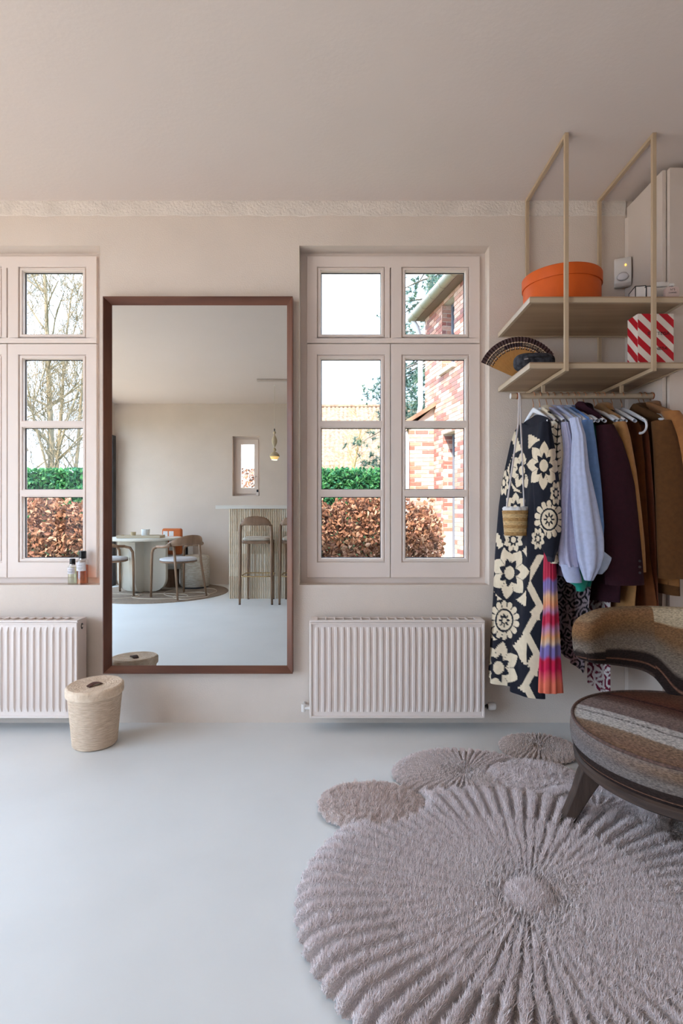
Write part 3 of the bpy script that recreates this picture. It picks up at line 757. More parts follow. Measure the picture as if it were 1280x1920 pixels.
# --- 3: cream shirt with black leaf embroidery
def leafprint(px, py):
    s = (py - 785) / 14.0; k = s % 1; xc = 1047 + 4 * np.sin(py * .02)
    dx = px - xc; leaf = (np.abs((k - .5) * 14 + np.abs(dx) * .55) < 2.6 * (1 - np.abs(dx) / 9)) & (np.abs(dx) < 9)
    stem = np.abs(dx) < 1.0
    dx2 = px - 1032; leaf2 = (np.abs((k - .2) * 14 + np.abs(dx2) * .5) < 2.2) & (np.abs(dx2) < 6)
    return np.where((leaf | stem | leaf2)[..., None], np.array(lin((26, 24, 26))), np.array(lin((224, 208, 184))))
t = garment('embroidered_shirt', 'cream shirt with black leaf embroidery', 'shirt', 2, m_print, leafprint, near=[(760, 1036), (785, 1042), (800, 1050), (830, 1054), (900, 1054), (1050, 1046)], dN=2.45, far=[(760, 1000), (1050, 1010)], dF=2.75,
            ptop=768, pbN=1052, pbF=1040, thick=.012, tb=.018, folds=3, famp=.006, nv=220, nu=160)
sleeve(t, m_print, [(790, 1034), (850, 1036), (1000, 1036), (1056, 1032)], [(790, 1046), (830, 1056), (900, 1058), (1000, 1050), (1056, 1046)], 2.42, .02, colf=leafprint, n=160, m=100, folds=3, famp=.05, seed=8)
m_cream = cloth('cream_cotton', (214, 194, 164)); collar(t, m_cream, 2)

# --- 4, 5: lilac shirts; 6: light blue; 7: mid blue
m_lil = cloth('lilac_cotton', (178, 174, 200)); m_lil2 = cloth('periwinkle_cotton', (182, 187, 214)); m_lb = cloth('pale_blue_cotton', (182, 197, 226)); m_blue = cloth('sky_blue_cotton', (112, 148, 204))
t = garment('lilac_shirt', 'lilac shirt with a gathered cuff', 'shirt', 3, m_lil, near=[(760, 1050), (785, 1058), (810, 1068), (850, 1072), (950, 1066), (1040, 1062)], dN=2.45, far=[(760, 1010), (1050, 1018)], dF=2.78, ptop=766, pbN=1085, pbF=1050, thick=.012, tb=.018, folds=4, famp=.006)
sleeve(t, m_lil, [(792, 1052), (850, 1056), (900, 1050), (960, 1046), (1020, 1043), (1050, 1047), (1062, 1052)], [(792, 1066), (830, 1075), (900, 1076), (960, 1076), (1020, 1080), (1050, 1082), (1062, 1084)], 2.40, .035, folds=7, famp=.14, seed=11, n=50, m=60)
sleeve(t, m_lil2, [(1058, 1051), (1072, 1054), (1084, 1058), (1092, 1063)], [(1058, 1084), (1072, 1086), (1084, 1089), (1092, 1090)], 2.39, .022, name='cuff', folds=2, famp=.03, seed=12, n=8, m=30)
collar(t, m_lil, 3)
t = garment('periwinkle_shirt', 'pale periwinkle shirt with a full sleeve', 'shirt', 4, m_lil2, near=[(760, 1066), (785, 1076), (810, 1086), (850, 1090), (1040, 1090)], dN=2.45, far=[(760, 1022), (1050, 1030)], dF=2.78, ptop=764, pbN=1088, pbF=1050, thick=.012, tb=.018, folds=4, famp=.006)
sleeve(t, m_lil2, [(784, 1068), (817, 1074), (881, 1071), (946, 1072), (1010, 1078), (1050, 1084), (1088, 1096)], [(784, 1086), (817, 1096), (881, 1102), (946, 1117), (1010, 1129), (1040, 1129), (1060, 1123), (1088, 1110)], 2.345, .042, folds=6, famp=.10, seed=15, n=50, m=60)
collar(t, m_lil, 4)
t = garment('pale_blue_shirt', 'pale blue shirt with rounded collar', 'shirt', 5, m_lb, near=[(760, 1080), (785, 1090), (810, 1098), (850, 1102), (960, 1110), (1060, 1112)], dN=2.46, far=[(760, 1034), (1050, 1040)], dF=2.78, ptop=764, pbN=1080, pbF=1050, thick=.01, tb=.016, folds=4, famp=.005)
collar(t, m_lb, 5)
sleeve(t, m_lb, [(1030, 1112), (1046, 1116), (1066, 1116), (1076, 1118)], [(1030, 1126), (1046, 1147), (1066, 1138), (1076, 1128)], 2.38, .02, name='cuff', folds=2, famp=.03, seed=19, n=10, m=24)
t = garment('blue_shirt', 'mid blue shirt', 'shirt', 6, m_blue, near=[(760, 1092), (778, 1102), (800, 1110), (830, 1116), (870, 1121), (920, 1128), (985, 1131), (1010, 1128), (1080, 1110)], dN=2.45, far=[(760, 1046), (1080, 1055)], dF=2.78, ptop=766, pbN=1082, pbF=1060, thick=.012, tb=.02, folds=3, famp=.005)
sleeve(t, m_blue, [(788, 1090), (850, 1098), (920, 1106), (1000, 1112), (1076, 1100)], [(788, 1110), (830, 1117), (870, 1122), (920, 1129), (985, 1134), (1020, 1130), (1076, 1120)], 2.40, .02, folds=3, famp=.05, seed=21, n=40)
collar(t, cloth('grey_blue_cotton', (128, 146, 186)), 6)
# --- 8: emerald blouse
m_green = cloth('emerald_silk', (10, 140, 120), rough=.5)
t = garment('green_blouse', 'emerald green silk blouse', 'blouse', 7, m_green, near=[(760, 1100), (785, 1111), (800, 1116), (830, 1120), (900, 1128), (1000, 1132), (1110, 1105)], dN=2.47, far=[(760, 1054), (1110, 1060)], dF=2.78, ptop=770, pbN=1100, pbF=1118, thick=.010, tb=.016, folds=4, famp=.005)
sleeve(t, m_green, [(1066, 1070), (1094, 1066), (1098, 1078), (1108, 1080)], [(1066, 1104), (1086, 1102), (1098, 1098), (1108, 1094)], 2.43, .02, name='cuff', folds=3, famp=.06, seed=25, n=12, m=24)
# --- 9: burgundy blazer
m_burg = cloth('burgundy_wool', (50, 18, 28), var=.2, sheen=0)
t = garment('burgundy_blazer', 'dark burgundy wool blazer', 'jacket', 8, m_burg, near=[(760, 1112), (785, 1130), (800, 1142), (830, 1154), (900, 1166), (1000, 1168), (1130, 1162)], dN=2.46, far=[(760, 1062), (1100, 1066), (1140, 1066)], dF=2.70, ptop=758, pbN=1130, pbF=1120, drop=.075, thick=.016, tb=.02, folds=2, famp=.004)
sleeve(t, m_burg, [(798, 1118), (850, 1120), (950, 1124), (1050, 1130), (1096, 1134)], [(798, 1148), (830, 1166), (870, 1179), (910, 1189), (980, 1197), (1050, 1204), (1096, 1207)], 2.40, .04, folds=2, famp=.03, seed=27, n=40, m=40)
collar(t, m_burg, 8, r=.058, ztop=1.622)
for k in range(3): mb = MB(); mb.tube([P(1199, 1052 + 11 * k, 2.363), P(1199, 1052 + 11 * k, 2.358)], .0055, 10); part(mb, 'cuff_button', M('dark_button', (24, 14, 18), .3), t)
# --- 10, 11: retro printed dresses
def retro(bg, fg, ks):
    bg, fg = np.array(lin(bg)), np.array(lin(fg))
    def f(px, py):
        res = np.zeros(px.shape, bool); best = np.full(px.shape, 1e9)
        r2 = np.random.default_rng(5)
        for i in range(-3, 9):
            for j in range(-3, 24):
                cx, cy = 1040 + i * ks + (j % 2) * ks * .5 + r2.uniform(-3, 3), 1000 + j * ks * .72 + r2.uniform(-3, 3)
                dx, dy = px - cx, py - cy; a = np.arctan2(dy, dx); r = np.hypot(dx, dy) / (ks * .56) / (1 + .22 * np.cos(a * (4 if (i + j) % 2 else 2) + i))
                new = ((r < 1) & (r > .74)) | ((r < .52) & (r > .30)) if (i + j) % 3 else (r < 1) & ((np.abs(((a * 6 / 6.283) % 1) - .5) < .32) | (r < .2))
                m_ = r < best; res = np.where(m_, new & (r < 1), res); best = np.minimum(best, r)
        return np.where(res[..., None], fg, bg)
    return f
t = garment('retro_dress', 'black dress with outlined lilac-white retro flowers', 'dress', 9, m_print, retro((20, 16, 22), (176, 160, 166), 26), near=[(760, 1120), (800, 1136), (1000, 1120), (1130, 1106), (1260, 1096)], dN=2.50, far=[(760, 1060), (1100, 1046), (1260, 1044)], dF=2.72, ptop=772, pbN=1262, pbF=1212, thick=.008, tb=.014, folds=3, famp=.006, nv=260, nu=200)
t = garment('long_retro_dress', 'burgundy dress with large white outlined retro flowers', 'dress', 10, m_print, retro((110, 24, 50), (224, 214, 212), 30), near=[(760, 1126), (800, 1140), (1000, 1144), (1300, 1142)], dN=2.55, far=[(760, 1080), (1100, 1100), (1300, 1099)], dF=2.74, ptop=772, pbN=1306, pbF=1276, thick=.008, tb=.012, folds=3, famp=.004, nv=260, nu=160)
# --- 12: camel coat
m_camel = cloth('camel_wool', (172, 122, 72), var=.15); m_cdark = cloth('camel_lining', (128, 92, 58))
t = garment('camel_coat', 'long camel wool coat', 'coat', 11, m_camel, near=[(760, 1146), (785, 1166), (800, 1174), (850, 1186), (950, 1196), (1100, 1190), (1150, 1186)], dN=2.47, far=[(760, 1100), (1150, 1130)], dF=2.74, ptop=760, pbN=1160, pbF=1140, drop=.08, thick=.014, tb=.02, folds=2, famp=.004)
sleeve(t, m_camel, [(792, 1150), (860, 1164), (960, 1178), (1072, 1186)], [(792, 1172), (820, 1180), (880, 1191), (960, 1201), (1020, 1207), (1072, 1209)], 2.425, .03, folds=2, famp=.03, seed=31, n=30)
collar(t, m_camel, 11, r=.06, ztop=1.624)
# --- 13: suede, 14: leather
m_suede = cloth('rust_suede', (116, 64, 30), var=.25, vs=25, sheen=.05); m_rust = cloth('rust_leather', (124, 62, 34), rough=.45)
t = garment('suede_dress', 'rust brown suede dress', 'dress', 12, m_suede, near=[(760, 1182), (785, 1194), (800, 1201), (860, 1207), (950, 1211), (1050, 1216), (1150, 1230)], dN=2.48, far=[(760, 1130), (1150, 1160)], dF=2.72, ptop=785, pbN=1190, pbF=1150, drop=.04, thick=.014, tb=.02, folds=4, famp=.007)
t = garment('leather_trousers', 'narrow rust leather trousers folded over', 'trousers', 13, m_rust, near=[(790, 1210), (815, 1216), (880, 1221), (950, 1226), (1040, 1229), (1150, 1233)], dN=2.49, far=[(790, 1160), (1150, 1190)], dF=2.70, ptop=800, pbN=1160, pbF=1130, drop=.02, thick=.010, tb=.014, folds=3, famp=.004)
mb = MB(); c0 = P(1205, 798, 2.44); mb.tube([(c0[0] - .012 + .028 * math.cos(a), c0[1], c0[2] + .034 * math.sin(a)) for a in np.linspace(1.35, -1.75, 16)], .0055, 8); part(mb, 'hanger_loop', m_hang, t, smooth=True)
# --- 15: brown coat, 16: dark jacket, 17: ochre jacket
m_brown = cloth('brown_wool', (98, 62, 30), var=.2, sheen=.03); m_dk = cloth('dark_brown_wool', (58, 38, 26)); m_ochre = cloth('ochre_wool', (160, 104, 56), var=.15)
t = garment('brown_coat', 'olive brown wool coat', 'coat', 14, m_brown, near=[(755, 1212), (778, 1236), (795, 1256), (820, 1266), (900, 1268), (1000, 1272), (1120, 1274)], dN=2.46, far=[(760, 1170), (1120, 1196)], dF=2.70, ptop=762, pbN=1118, pbF=1100, drop=.075, thick=.02, tb=.03, folds=2, famp=.004)
sleeve(t, m_brown, [(790, 1222), (850, 1226), (950, 1230), (1084, 1234)], [(790, 1256), (820, 1270), (900, 1290), (1000, 1300), (1084, 1304)], 2.41, .04, folds=2, famp=.025, seed=35, n=30)
collar(t, m_brown, 14, r=.06, ztop=1.622)
t = garment('dark_jacket', 'dark brown jacket behind the olive brown coat', 'jacket', 15, m_dk, near=[(755, 1214), (800, 1236), (900, 1250), (1120, 1256)], dN=2.52, far=[(760, 1186), (1120, 1190)], dF=2.72, ptop=772, pbN=1060, pbF=1050, thick=.010, tb=.012, folds=2, famp=.003)
t = garment('ochre_jacket', 'ochre wool jacket next to the cupboard', 'jacket', 16, m_ochre, near=[(750, 1240), (770, 1262), (790, 1268), (850, 1270), (1120, 1272)], dN=2.44, far=[(760, 1186), (1120, 1188)], dF=2.76, ptop=758, pbN=1100, pbF=1080, drop=.07, thick=.018, tb=.02, folds=2, famp=.004)
sleeve(t, m_ochre, [(772, 1240), (800, 1256), (850, 1266), (1000, 1276), (1070, 1280)], [(772, 1272), (800, 1296), (850, 1308), (1000, 1320), (1070, 1322)], 2.40, .035, folds=2, famp=.02, seed=41, n=26)
collar(t, m_ochre, 16, r=.062, ztop=1.628, h=.055)

# --- little straw bag on the rail
dB = 2.545; bxx, byy = PX(967, dB), dB - D; zt, zb2 = PZ(957, dB), PZ(1004, dB)
t = thing('straw_bag', 'small round straw bucket bag with white straps hung from the rail', 'bag', (bxx, byy, zb2))
hb = zt - zb2; nb_ = 13; prof = [(0.001, 0), (.05, 0)]
for i in range(nb_):
    z = hb * i / nb_; r = .0525 + .010 * i / nb_
    for q in (0, .33, .66): prof.append((r + .0014 * math.sin(PI * q), z + q * hb / nb_))
prof += [(.061, hb), (.057, hb), (.052, .01)]
colr = [np.array(lin((196, 150, 92))), np.array(lin((224, 186, 132)))]
pc = np.array([colr[1 if (int(z / hb * 7) % 2) else 0] for r, z in prof]); mb = MB(); mb.lathe(prof, 40, sy=.8, col=np.repeat(pc, 40, axis=0))
mb.build('bag_body', M('woven_straw', (255, 255, 255), .8, var=.4, vs_=70, stretch=(1, 1, 2.5), bump=.6, bs=120, attr=True), t, smooth=True)
mb = MB(); n = 40; G = np.zeros((6, n, 3)); a = np.linspace(0, 2 * PI, n, endpoint=False)
for k, (r, z) in enumerate(((.056, .0), (.059, .012), (.052, .02), (.04, .02), (.022, .016), (.004, .013))):
    rr = r * (1 + .06 * np.sin(11 * a)); G[k, :, 0] = rr * np.cos(a); G[k, :, 1] = .8 * rr * np.sin(a); G[k, :, 2] = hb - .004 + z + .003 * np.sin(11 * a + 1)
mb.grid(G, cu=True); mb.build('drawstring_lining', cloth('white_lining', (226, 222, 222)), t, smooth=True)
def loc_(p): return (p[0] - bxx, p[1] - byy, p[2] - zb2)
for side, (px_, top) in enumerate(((948, (.848, -.268, RZ - .004)), (983, (.857, -.236, RZ - .004)))):
    p0 = P(px_, 962, dB - .02 if side else dB); mb = MB()
    over = [(.852, RY, RZ + RR + .002)]
    mid = [(top[0], RY + (-.0165 if side == 0 else .0165), RZ)]
    mb.tube([loc_(over[0]), loc_((.852, RY - .012, RZ + RR - .003)), loc_((.851 + .006 * side, RY - RR - .003, RZ - .004)), loc_((.84 + .012 * side, -.29, RZ - .14)), loc_(p0), loc_((p0[0], p0[1], p0[2] - .02))], .0042, 6, flat=.35, up=(1, 0, 0))
    mb.build('strap', M('white_strap', (214, 204, 204), .6), t, smooth=True)
# ---------------------------------------------------------------- lounge chair
ACX, ACY, AR = 1.19, -1.04, .388
t = thing('lounge_chair', 'low round lounge chair in brown-grey striped weave standing on the rug', 'armchair', (ACX, ACY, .03))
m_weave = M('striped_weave', (255, 255, 255), .95, var=.55, vs_=330, stretch=(.35, .35, 1), bump=.6, bs=420, attr=True, spec=.15, detail=3)
m_dwood = M('dark_oak', (84, 66, 56), .6, col2=(54, 40, 34), vs_=22, stretch=(1, 1, .18), bump=.2, bs=60)
def bands(tab, v):
    ys = np.array([a for a, _ in tab]); cs = np.array([lin(c) for _, c in tab]); i = np.clip(np.searchsorted(ys, v, side='right') - 1, 0, len(ys) - 1); return cs[i]
def soft(tab, v):
    ys = np.array([a for a, _ in tab]); cs = np.array([lin(c) for _, c in tab]); return np.stack([np.interp(v, ys, cs[:, k]) for k in range(3)], -1)
SEAT = [(-.6, (150, 118, 88)), (.02, (158, 124, 92)), (.10, (150, 116, 96)), (.17, (160, 130, 106)), (.186, (165, 140, 120)), (.19, (216, 208, 200)), (.262, (220, 212, 206)), (.264, (110, 98, 94)), (.270, (110, 98, 94)), (.272, (216, 208, 202)), (.308, (214, 206, 200)),
        (.312, (140, 118, 112)), (.40, (150, 128, 120)), (.44, (120, 92, 82)), (.50, (104, 66, 56)), (.512, (50, 36, 34)), (.518, (108, 66, 54)), (.56, (120, 76, 58)), (.7, (126, 92, 76))]
def seatcol(x, y): return soft(SEAT, .838 * x + .546 * y)
zs0, zs1 = .262, .386
mb = MB(); nr, na = 46, 220; a = np.linspace(0, 2 * PI, na, endpoint=False)
rr = np.concatenate([np.linspace(.002, .96, nr)]); G = np.zeros((nr, na, 3))
for k, r in enumerate(rr):
    G[k, :, 0] = ACX + AR * r * np.cos(a); G[k, :, 1] = ACY + AR * r * np.sin(a); G[k, :, 2] = zs1 + .018 * (1 - r ** 2.5) - .004
mb.grid(G, cu=True, col=seatcol(G[..., 0], G[..., 1]))
part(mb, 'seat_top', m_weave, t, smooth=True)
SIDE = [(0, (60, 46, 42)), (.12, (58, 44, 40)), (.13, (168, 120, 96)), (.145, (170, 122, 98)), (.155, (60, 46, 42)), (.36, (64, 50, 44)), (.37, (140, 124, 112)), (.55, (146, 130, 118)), (.62, (120, 100, 84)), (.75, (138, 104, 74)), (.85, (150, 116, 88)), (1, (146, 124, 112))]
zz = np.linspace(0, 1, 60); G = np.zeros((60, na, 3))
for k, v in enumerate(zz):
    r = AR * (.955 + .045 * math.sin(PI * min(1, max(0, v))) ** .5) - .012 * (1 - v) ** 2
    G[k, :, 0] = ACX + r * np.cos(a); G[k, :, 1] = ACY + r * np.sin(a); G[k, :, 2] = zs0 + (zs1 - zs0) * v
mb = MB(); vv = np.repeat(zz[:, None], na, 1); cgrey = .5 + .5 * np.cos(a - PI)[None]
colS = soft(SIDE, vv); grey = np.array(lin((140, 132, 132))); wgt = (cgrey ** 6 * (vv > .37))[..., None] * .7
mb.grid(G, cu=True, col=colS * (1 - wgt) + grey * wgt); part(mb, 'seat_side', m_weave, t, smooth=True)
mb = MB(); pts = [(ACX + AR * .972 * math.cos(x), ACY + AR * .972 * math.sin(x), zs1 - .002) for x in np.linspace(0, 2 * PI, 90)]
mb.tube(pts, .0055, 8, caps=False); part(mb, 'piping', M('piping_weave', (110, 82, 72), .9, var=.6, vs_=90), t, smooth=True)
mb = MB(); G = np.zeros((5, na, 3))
for k, (r, z) in enumerate(((.93, zs0 + .006), (.965, zs0 - .002), (.955, zs0 - .026), (.93, zs0 - .034), (.5, zs0 - .034))):
    G[k, :, 0] = ACX + AR * r * np.cos(a); G[k, :, 1] = ACY + AR * r * np.sin(a); G[k, :, 2] = z
mb.grid(G, cu=True); part(mb, 'seat_rail', M('dark_oak_h', (84, 66, 56), .6, col2=(58, 44, 38), vs_=20, stretch=(.3, .3, 3), bump=.2, bs=60), t, smooth=True, angle=40)
for ang in (169, 259, 349, 79):
    A = math.radians(ang); ca, sa = math.cos(A), math.sin(A); mb = MB(); secs = []
    for rad, z, hw, ht in ((.30, .245, .030, .045), (.325, .20, .029, .040), (.352, .14, .027, .030), (.385, .07, .025, .024), (.416, .004, .024, .021)):
        for dr, dw in ((-ht, -hw), (ht, -hw), (ht, hw), (-ht, hw)):
            secs.append((ACX + (rad + dr) * ca - dw * sa, ACY + (rad + dr) * sa + dw * ca, z))
    n = 5; fs = [(k * 4 + j, k * 4 + (j + 1) % 4, k * 4 + 4 + (j + 1) % 4, k * 4 + 4 + j) for k in range(n - 1) for j in range(4)] + [(3, 2, 1, 0), (16, 17, 18, 19)]
    mb.add(secs, fs); part(mb, 'leg', m_dwood, t, bevel=.005)
# wrap-round backrest
BK = [(0, (104, 86, 76)), (.04, (78, 60, 54)), (.05, (56, 42, 38)), (.125, (54, 40, 36)), (.13, (150, 104, 84)), (.145, (150, 104, 84)), (.15, (56, 42, 38)), (.30, (54, 42, 38)), (.31, (146, 130, 116)), (.46, (140, 124, 110)), (.58, (126, 106, 90)), (.66, (132, 100, 72)), (.80, (146, 106, 70)), (.9, (156, 112, 76)), (.97, (150, 110, 78)), (1.0, (168, 136, 104))]
BK2 = [(0, (56, 42, 38)), (.16, (54, 40, 36)), (.165, (160, 112, 90)), (.18, (160, 112, 90)), (.185, (56, 42, 38)), (.33, (54, 42, 38)), (.34, (150, 134, 120)), (.52, (140, 122, 104)), (.6, (140, 104, 72)), (.80, (150, 108, 72)), (.81, (206, 182, 150)), (1.0, (214, 192, 160))]
nphi, nsec = 240, 96
PH = np.linspace(math.radians(126), math.radians(-6), nphi); th = np.linspace(0, 2 * PI, nsec, endpoint=False)
G = np.zeros((nphi, nsec, 3)); C = np.zeros((nphi, nsec, 3))
for i, ph in enumerate(PH):
    f = i / (nphi - 1); e = min(f, 1 - f) * 2; cap = (1 - (1 - min(1, e / .16)) ** 2.4) ** (1 / 2.4)
    cap = max(cap, .03)
    zt = .702 + .022 * math.sin(PI * f) - .045 * (1 - min(1, e / .4)) ** 2; mid = math.degrees(ph)
    g = 1 / (1 + math.exp(-(e - .82) / .055)); zb_k = .515 - .05 * min(1, e / .7) - .15 * g
    zc, hh = (zt + zb_k) / 2, (zt - zb_k) / 2
    hh2 = hh * (.18 + .82 * cap); tk = .050 * cap ** .8
    cth, sth = np.cos(th), np.sin(th); p = .45
    u = np.sign(cth) * np.abs(cth) ** p; v = np.sign(sth) * np.abs(sth) ** p
    z = zc + hh2 * v; rad = .405 + .02 * (z - .5) / .2 + tk * u
    G[i, :, 0] = ACX + rad * math.cos(ph); G[i, :, 1] = ACY + rad * math.sin(ph); G[i, :, 2] = z
    vv = (z - zb_k) / (zt - zb_k)
    seg = mid + 0 * vv
    if mid > 112: C[i] = soft([(max(0, q - .0), c_) for q, c_ in BK], np.clip(vv + .02, 0, 1)) 
    elif mid > 78: C[i] = soft(BK, np.clip(vv - .01, 0, 1))
    else: C[i] = soft(BK2, np.clip(vv, 0, 1))
mb = MB(); mb.grid(G, cu=True, col=C); mb.add(G[0], [tuple(range(nsec))[::-1]], C[0]); mb.add(G[-1], [tuple(range(nsec))], C[-1]); o = part(mb, 'backrest', m_weave, t, smooth=True)

# ---------------------------------------------------------------- sculpted rug
LOB = [  # cx, dist, rx, ry, kind, base height, hue(0 light..1 tan)
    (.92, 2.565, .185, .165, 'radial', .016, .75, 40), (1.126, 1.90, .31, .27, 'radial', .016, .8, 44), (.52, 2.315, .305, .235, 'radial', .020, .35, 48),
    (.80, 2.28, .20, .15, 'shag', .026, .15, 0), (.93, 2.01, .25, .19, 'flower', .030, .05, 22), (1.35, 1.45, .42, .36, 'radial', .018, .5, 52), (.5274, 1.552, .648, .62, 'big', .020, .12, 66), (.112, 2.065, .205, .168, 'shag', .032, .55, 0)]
gx0, gx1, gy0, gy1, st = -.20, 1.85, .86, 2.80, .0029
xs = np.arange(gx0, gx1, st); ds = np.arange(gy0, gy1, st); XX, DD = np.meshgrid(xs, ds)
def rug_field(XX, DD, rseed=3):
    Hh = np.zeros_like(XX); ins = np.zeros(XX.shape, bool); hue = np.zeros_like(XX)
    for cx, cd, rx, ry, kind, h0, hu, nrid in LOB:
        dx, dy = (XX - cx) / rx, (DD - cd) / ry; r = np.hypot(dx, dy); a = np.arctan2(dy, dx)
        edge = 1 + .012 * np.sin(a * (nrid or 17) + .5) + .012 * np.sin(a * 5 + cx * 9)
        m_ = r < edge
        rolloff = np.sqrt(np.clip(1 - (r / edge) ** 10, 0, 1))
        if kind == 'radial':
            gd = np.abs((((a * nrid + .4 * np.sin(r * 7 + cx)) / (2 * PI)) % 1) - .5) * 2 * PI / nrid * 2 * r * rx * .5; sp = PI * r * rx / nrid
            h = h0 * 1.35 * (1 - .85 * np.exp(-(gd / np.minimum(.0065, .42 * sp + .001)) ** 4)) * (.7 + .3 * np.clip(r * 2, 0, 1)) * rolloff
        elif kind == 'big':
            ph_ = a * nrid + .30 * np.sin(r * 9) + np.where(r < .64, .5 * np.sin(r * 23 + a * 9), 0)
            gd = np.abs(((ph_ / (2 * PI)) % 1) - .5) * 2 * PI / nrid * r * rx; sp = PI * r * rx / nrid
            wg = np.where(r > .62, .0105, .0045 + .0018 * np.sin(a * 31 + r * 12)); wg = np.minimum(wg, .5 * sp + .0008)
            h = np.where(r > .62, .043, .038) * (1 - np.where(r > .62, .92, .78) * np.exp(-(gd / wg) ** 4))
            h = h * np.where(r > .64, np.sqrt(np.clip(1.02 - (1 - np.minimum(gd / sp, 1)) ** 2 * .5, 0, 1)), 1)
            h = np.where(r < .115, h0 * 2.2 * np.sqrt(np.clip(1.15 - (r / .115) ** 2, 0, 1)) + .004, h) * np.clip(rolloff + .15, 0, 1)
        elif kind == 'flower':
            rd = .5 + .5 * np.cos(a * nrid); h = np.where(r < .62, h0 * (.3 + .5 * rd), h0 * 1.1) * rolloff
        else:
            h = h0 * (.75 + .35 * (1 - r ** 2)) * rolloff + .007 * np.sin(XX * 95 + 3 * np.sin(DD * 60)) * np.sin(DD * 100 + 2 * np.sin(XX * 70)) * m_
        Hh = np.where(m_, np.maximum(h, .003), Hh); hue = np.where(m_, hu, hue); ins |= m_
    return Hh, ins, hue
Hh, ins, hue = rug_field(XX, DD)
root = thing('sculpted_rug', 'thick beige-pink tufted rug shaped like overlapping flowers under the lounge chair', 'rug', (.6, -1.2, 0))
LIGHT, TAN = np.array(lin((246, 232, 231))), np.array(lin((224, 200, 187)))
nyy, nxx = XX.shape; keep = ins[:-1, :-1] & ins[1:, :-1] & ins[:-1, 1:] & ins[1:, 1:]
idx = np.arange(nyy * nxx).reshape(nyy, nxx); iy, ix = np.nonzero(keep)
quads = np.stack([idx[iy, ix], idx[iy, ix + 1], idx[iy + 1, ix + 1], idx[iy + 1, ix]], -1)
used = np.unique(quads); remap = -np.ones(nyy * nxx, int); remap[used] = np.arange(len(used)); quads = remap[quads]
Zr = Hh * .92 + rng.normal(0, .0007, Hh.shape)
V = np.stack([XX.ravel()[used], DD.ravel()[used] - D, Zr.ravel()[used] + .004], -1)
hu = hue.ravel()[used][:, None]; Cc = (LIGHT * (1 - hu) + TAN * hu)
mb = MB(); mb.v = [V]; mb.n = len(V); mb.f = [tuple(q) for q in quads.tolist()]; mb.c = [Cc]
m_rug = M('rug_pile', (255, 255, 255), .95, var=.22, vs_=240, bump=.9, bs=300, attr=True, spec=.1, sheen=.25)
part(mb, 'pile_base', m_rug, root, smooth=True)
# pile fibres: short blades following the relief
NT = 330000
tx = rng.uniform(gx0, gx1, NT * 2); td = gy0 + (gy1 - gy0) * rng.uniform(0, 1, NT * 2)
h1, in1, hu1 = rug_field(tx, td); near = np.hypot(tx - ACX, td - D - ACY) > .10
sel = in1 & (h1 > .0085) & near; tx, td, h1, hu1 = tx[sel], td[sel], h1[sel], hu1[sel]
e = .004; hx_, _, _ = rug_field(tx + e, td); hy_, _, _ = rug_field(tx, td + e)
gxn, gyn = np.clip(-(hx_ - h1) / e, -2.2, 2.2), np.clip(-(hy_ - h1) / e, -2.2, 2.2)
n_ = len(tx); shag = (h1 > .030)
ln = rng.uniform(.006, .0115, n_) * np.where(shag, 1.8, 1); dirv = np.stack([gxn * .15 + rng.normal(0, .38, n_), gyn * .15 + rng.normal(0, .38, n_), np.ones(n_)], -1); dirv /= np.linalg.norm(dirv, axis=1)[:, None]
az = rng.uniform(0, PI, n_); wv_ = np.stack([np.cos(az), np.sin(az), 0 * az], -1) * rng.uniform(.0006, .0011, n_)[:, None]
base = np.stack([tx, td - D, h1 * .92 + .003], -1)
v0, v1, v2 = base - wv_, base + wv_, base + dirv * ln[:, None]
V = np.stack([v0, v1, v2], 1).reshape(-1, 3); jit = rng.uniform(.92, 1.16, n_)[:, None]
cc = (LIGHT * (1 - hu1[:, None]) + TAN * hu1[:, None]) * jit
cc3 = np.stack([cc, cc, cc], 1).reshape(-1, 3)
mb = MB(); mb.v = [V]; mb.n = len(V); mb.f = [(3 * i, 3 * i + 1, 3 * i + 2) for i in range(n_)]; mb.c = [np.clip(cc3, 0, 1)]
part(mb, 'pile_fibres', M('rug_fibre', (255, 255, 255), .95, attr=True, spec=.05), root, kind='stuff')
# ---------------------------------------------------------------- the dining corner seen in the mirror
m_ash = M('smoked_oak', (150, 118, 94), .5, col2=(124, 94, 72), vs_=18, stretch=(1, 1, .2))
m_cream_s = M('cream_lacquer', (220, 214, 202), .5); m_seatc = cloth('light_grey_felt', (206, 202, 204))
def ym(d): return -(d - D) - .02
# round jute rug
t = thing('round_rug', 'large round brown jute rug with pale looping lines under the dining table', 'rug', (-2.50, ym(7.53), 0))
mb = MB(); R_ = .93; pr = [(.001, .012)] + [(R_ * i / 40, .012 + (.0015 if i % 2 else 0)) for i in range(1, 40)] + [(R_, .008), (R_ + .002, 0)]
mb.lathe(pr, 72); mb.build('rug_body', M('jute', (146, 126, 108), .9, var=.25, vs_=40), t)
for cx, cy, rx, ry in ((-.45, .42, .33, .2), (.15, .42, .36, .22), (.45, .05, .34, .42), (-.1, -.5, .4, .25), (.55, .38, .22, .3)):
    mb = MB(); pts = [(cx + rx * math.cos(a), cy + ry * math.sin(a), .0145) for a in np.linspace(0, 2 * PI, 40)]
    pts = [p for p in pts if math.hypot(p[0], p[1]) < R_ - .03]
    mb.tube(pts, .006, 5, flat=.4); mb.build('inlay_line', M('jute_cream', (206, 190, 170), .9), t, smooth=True)
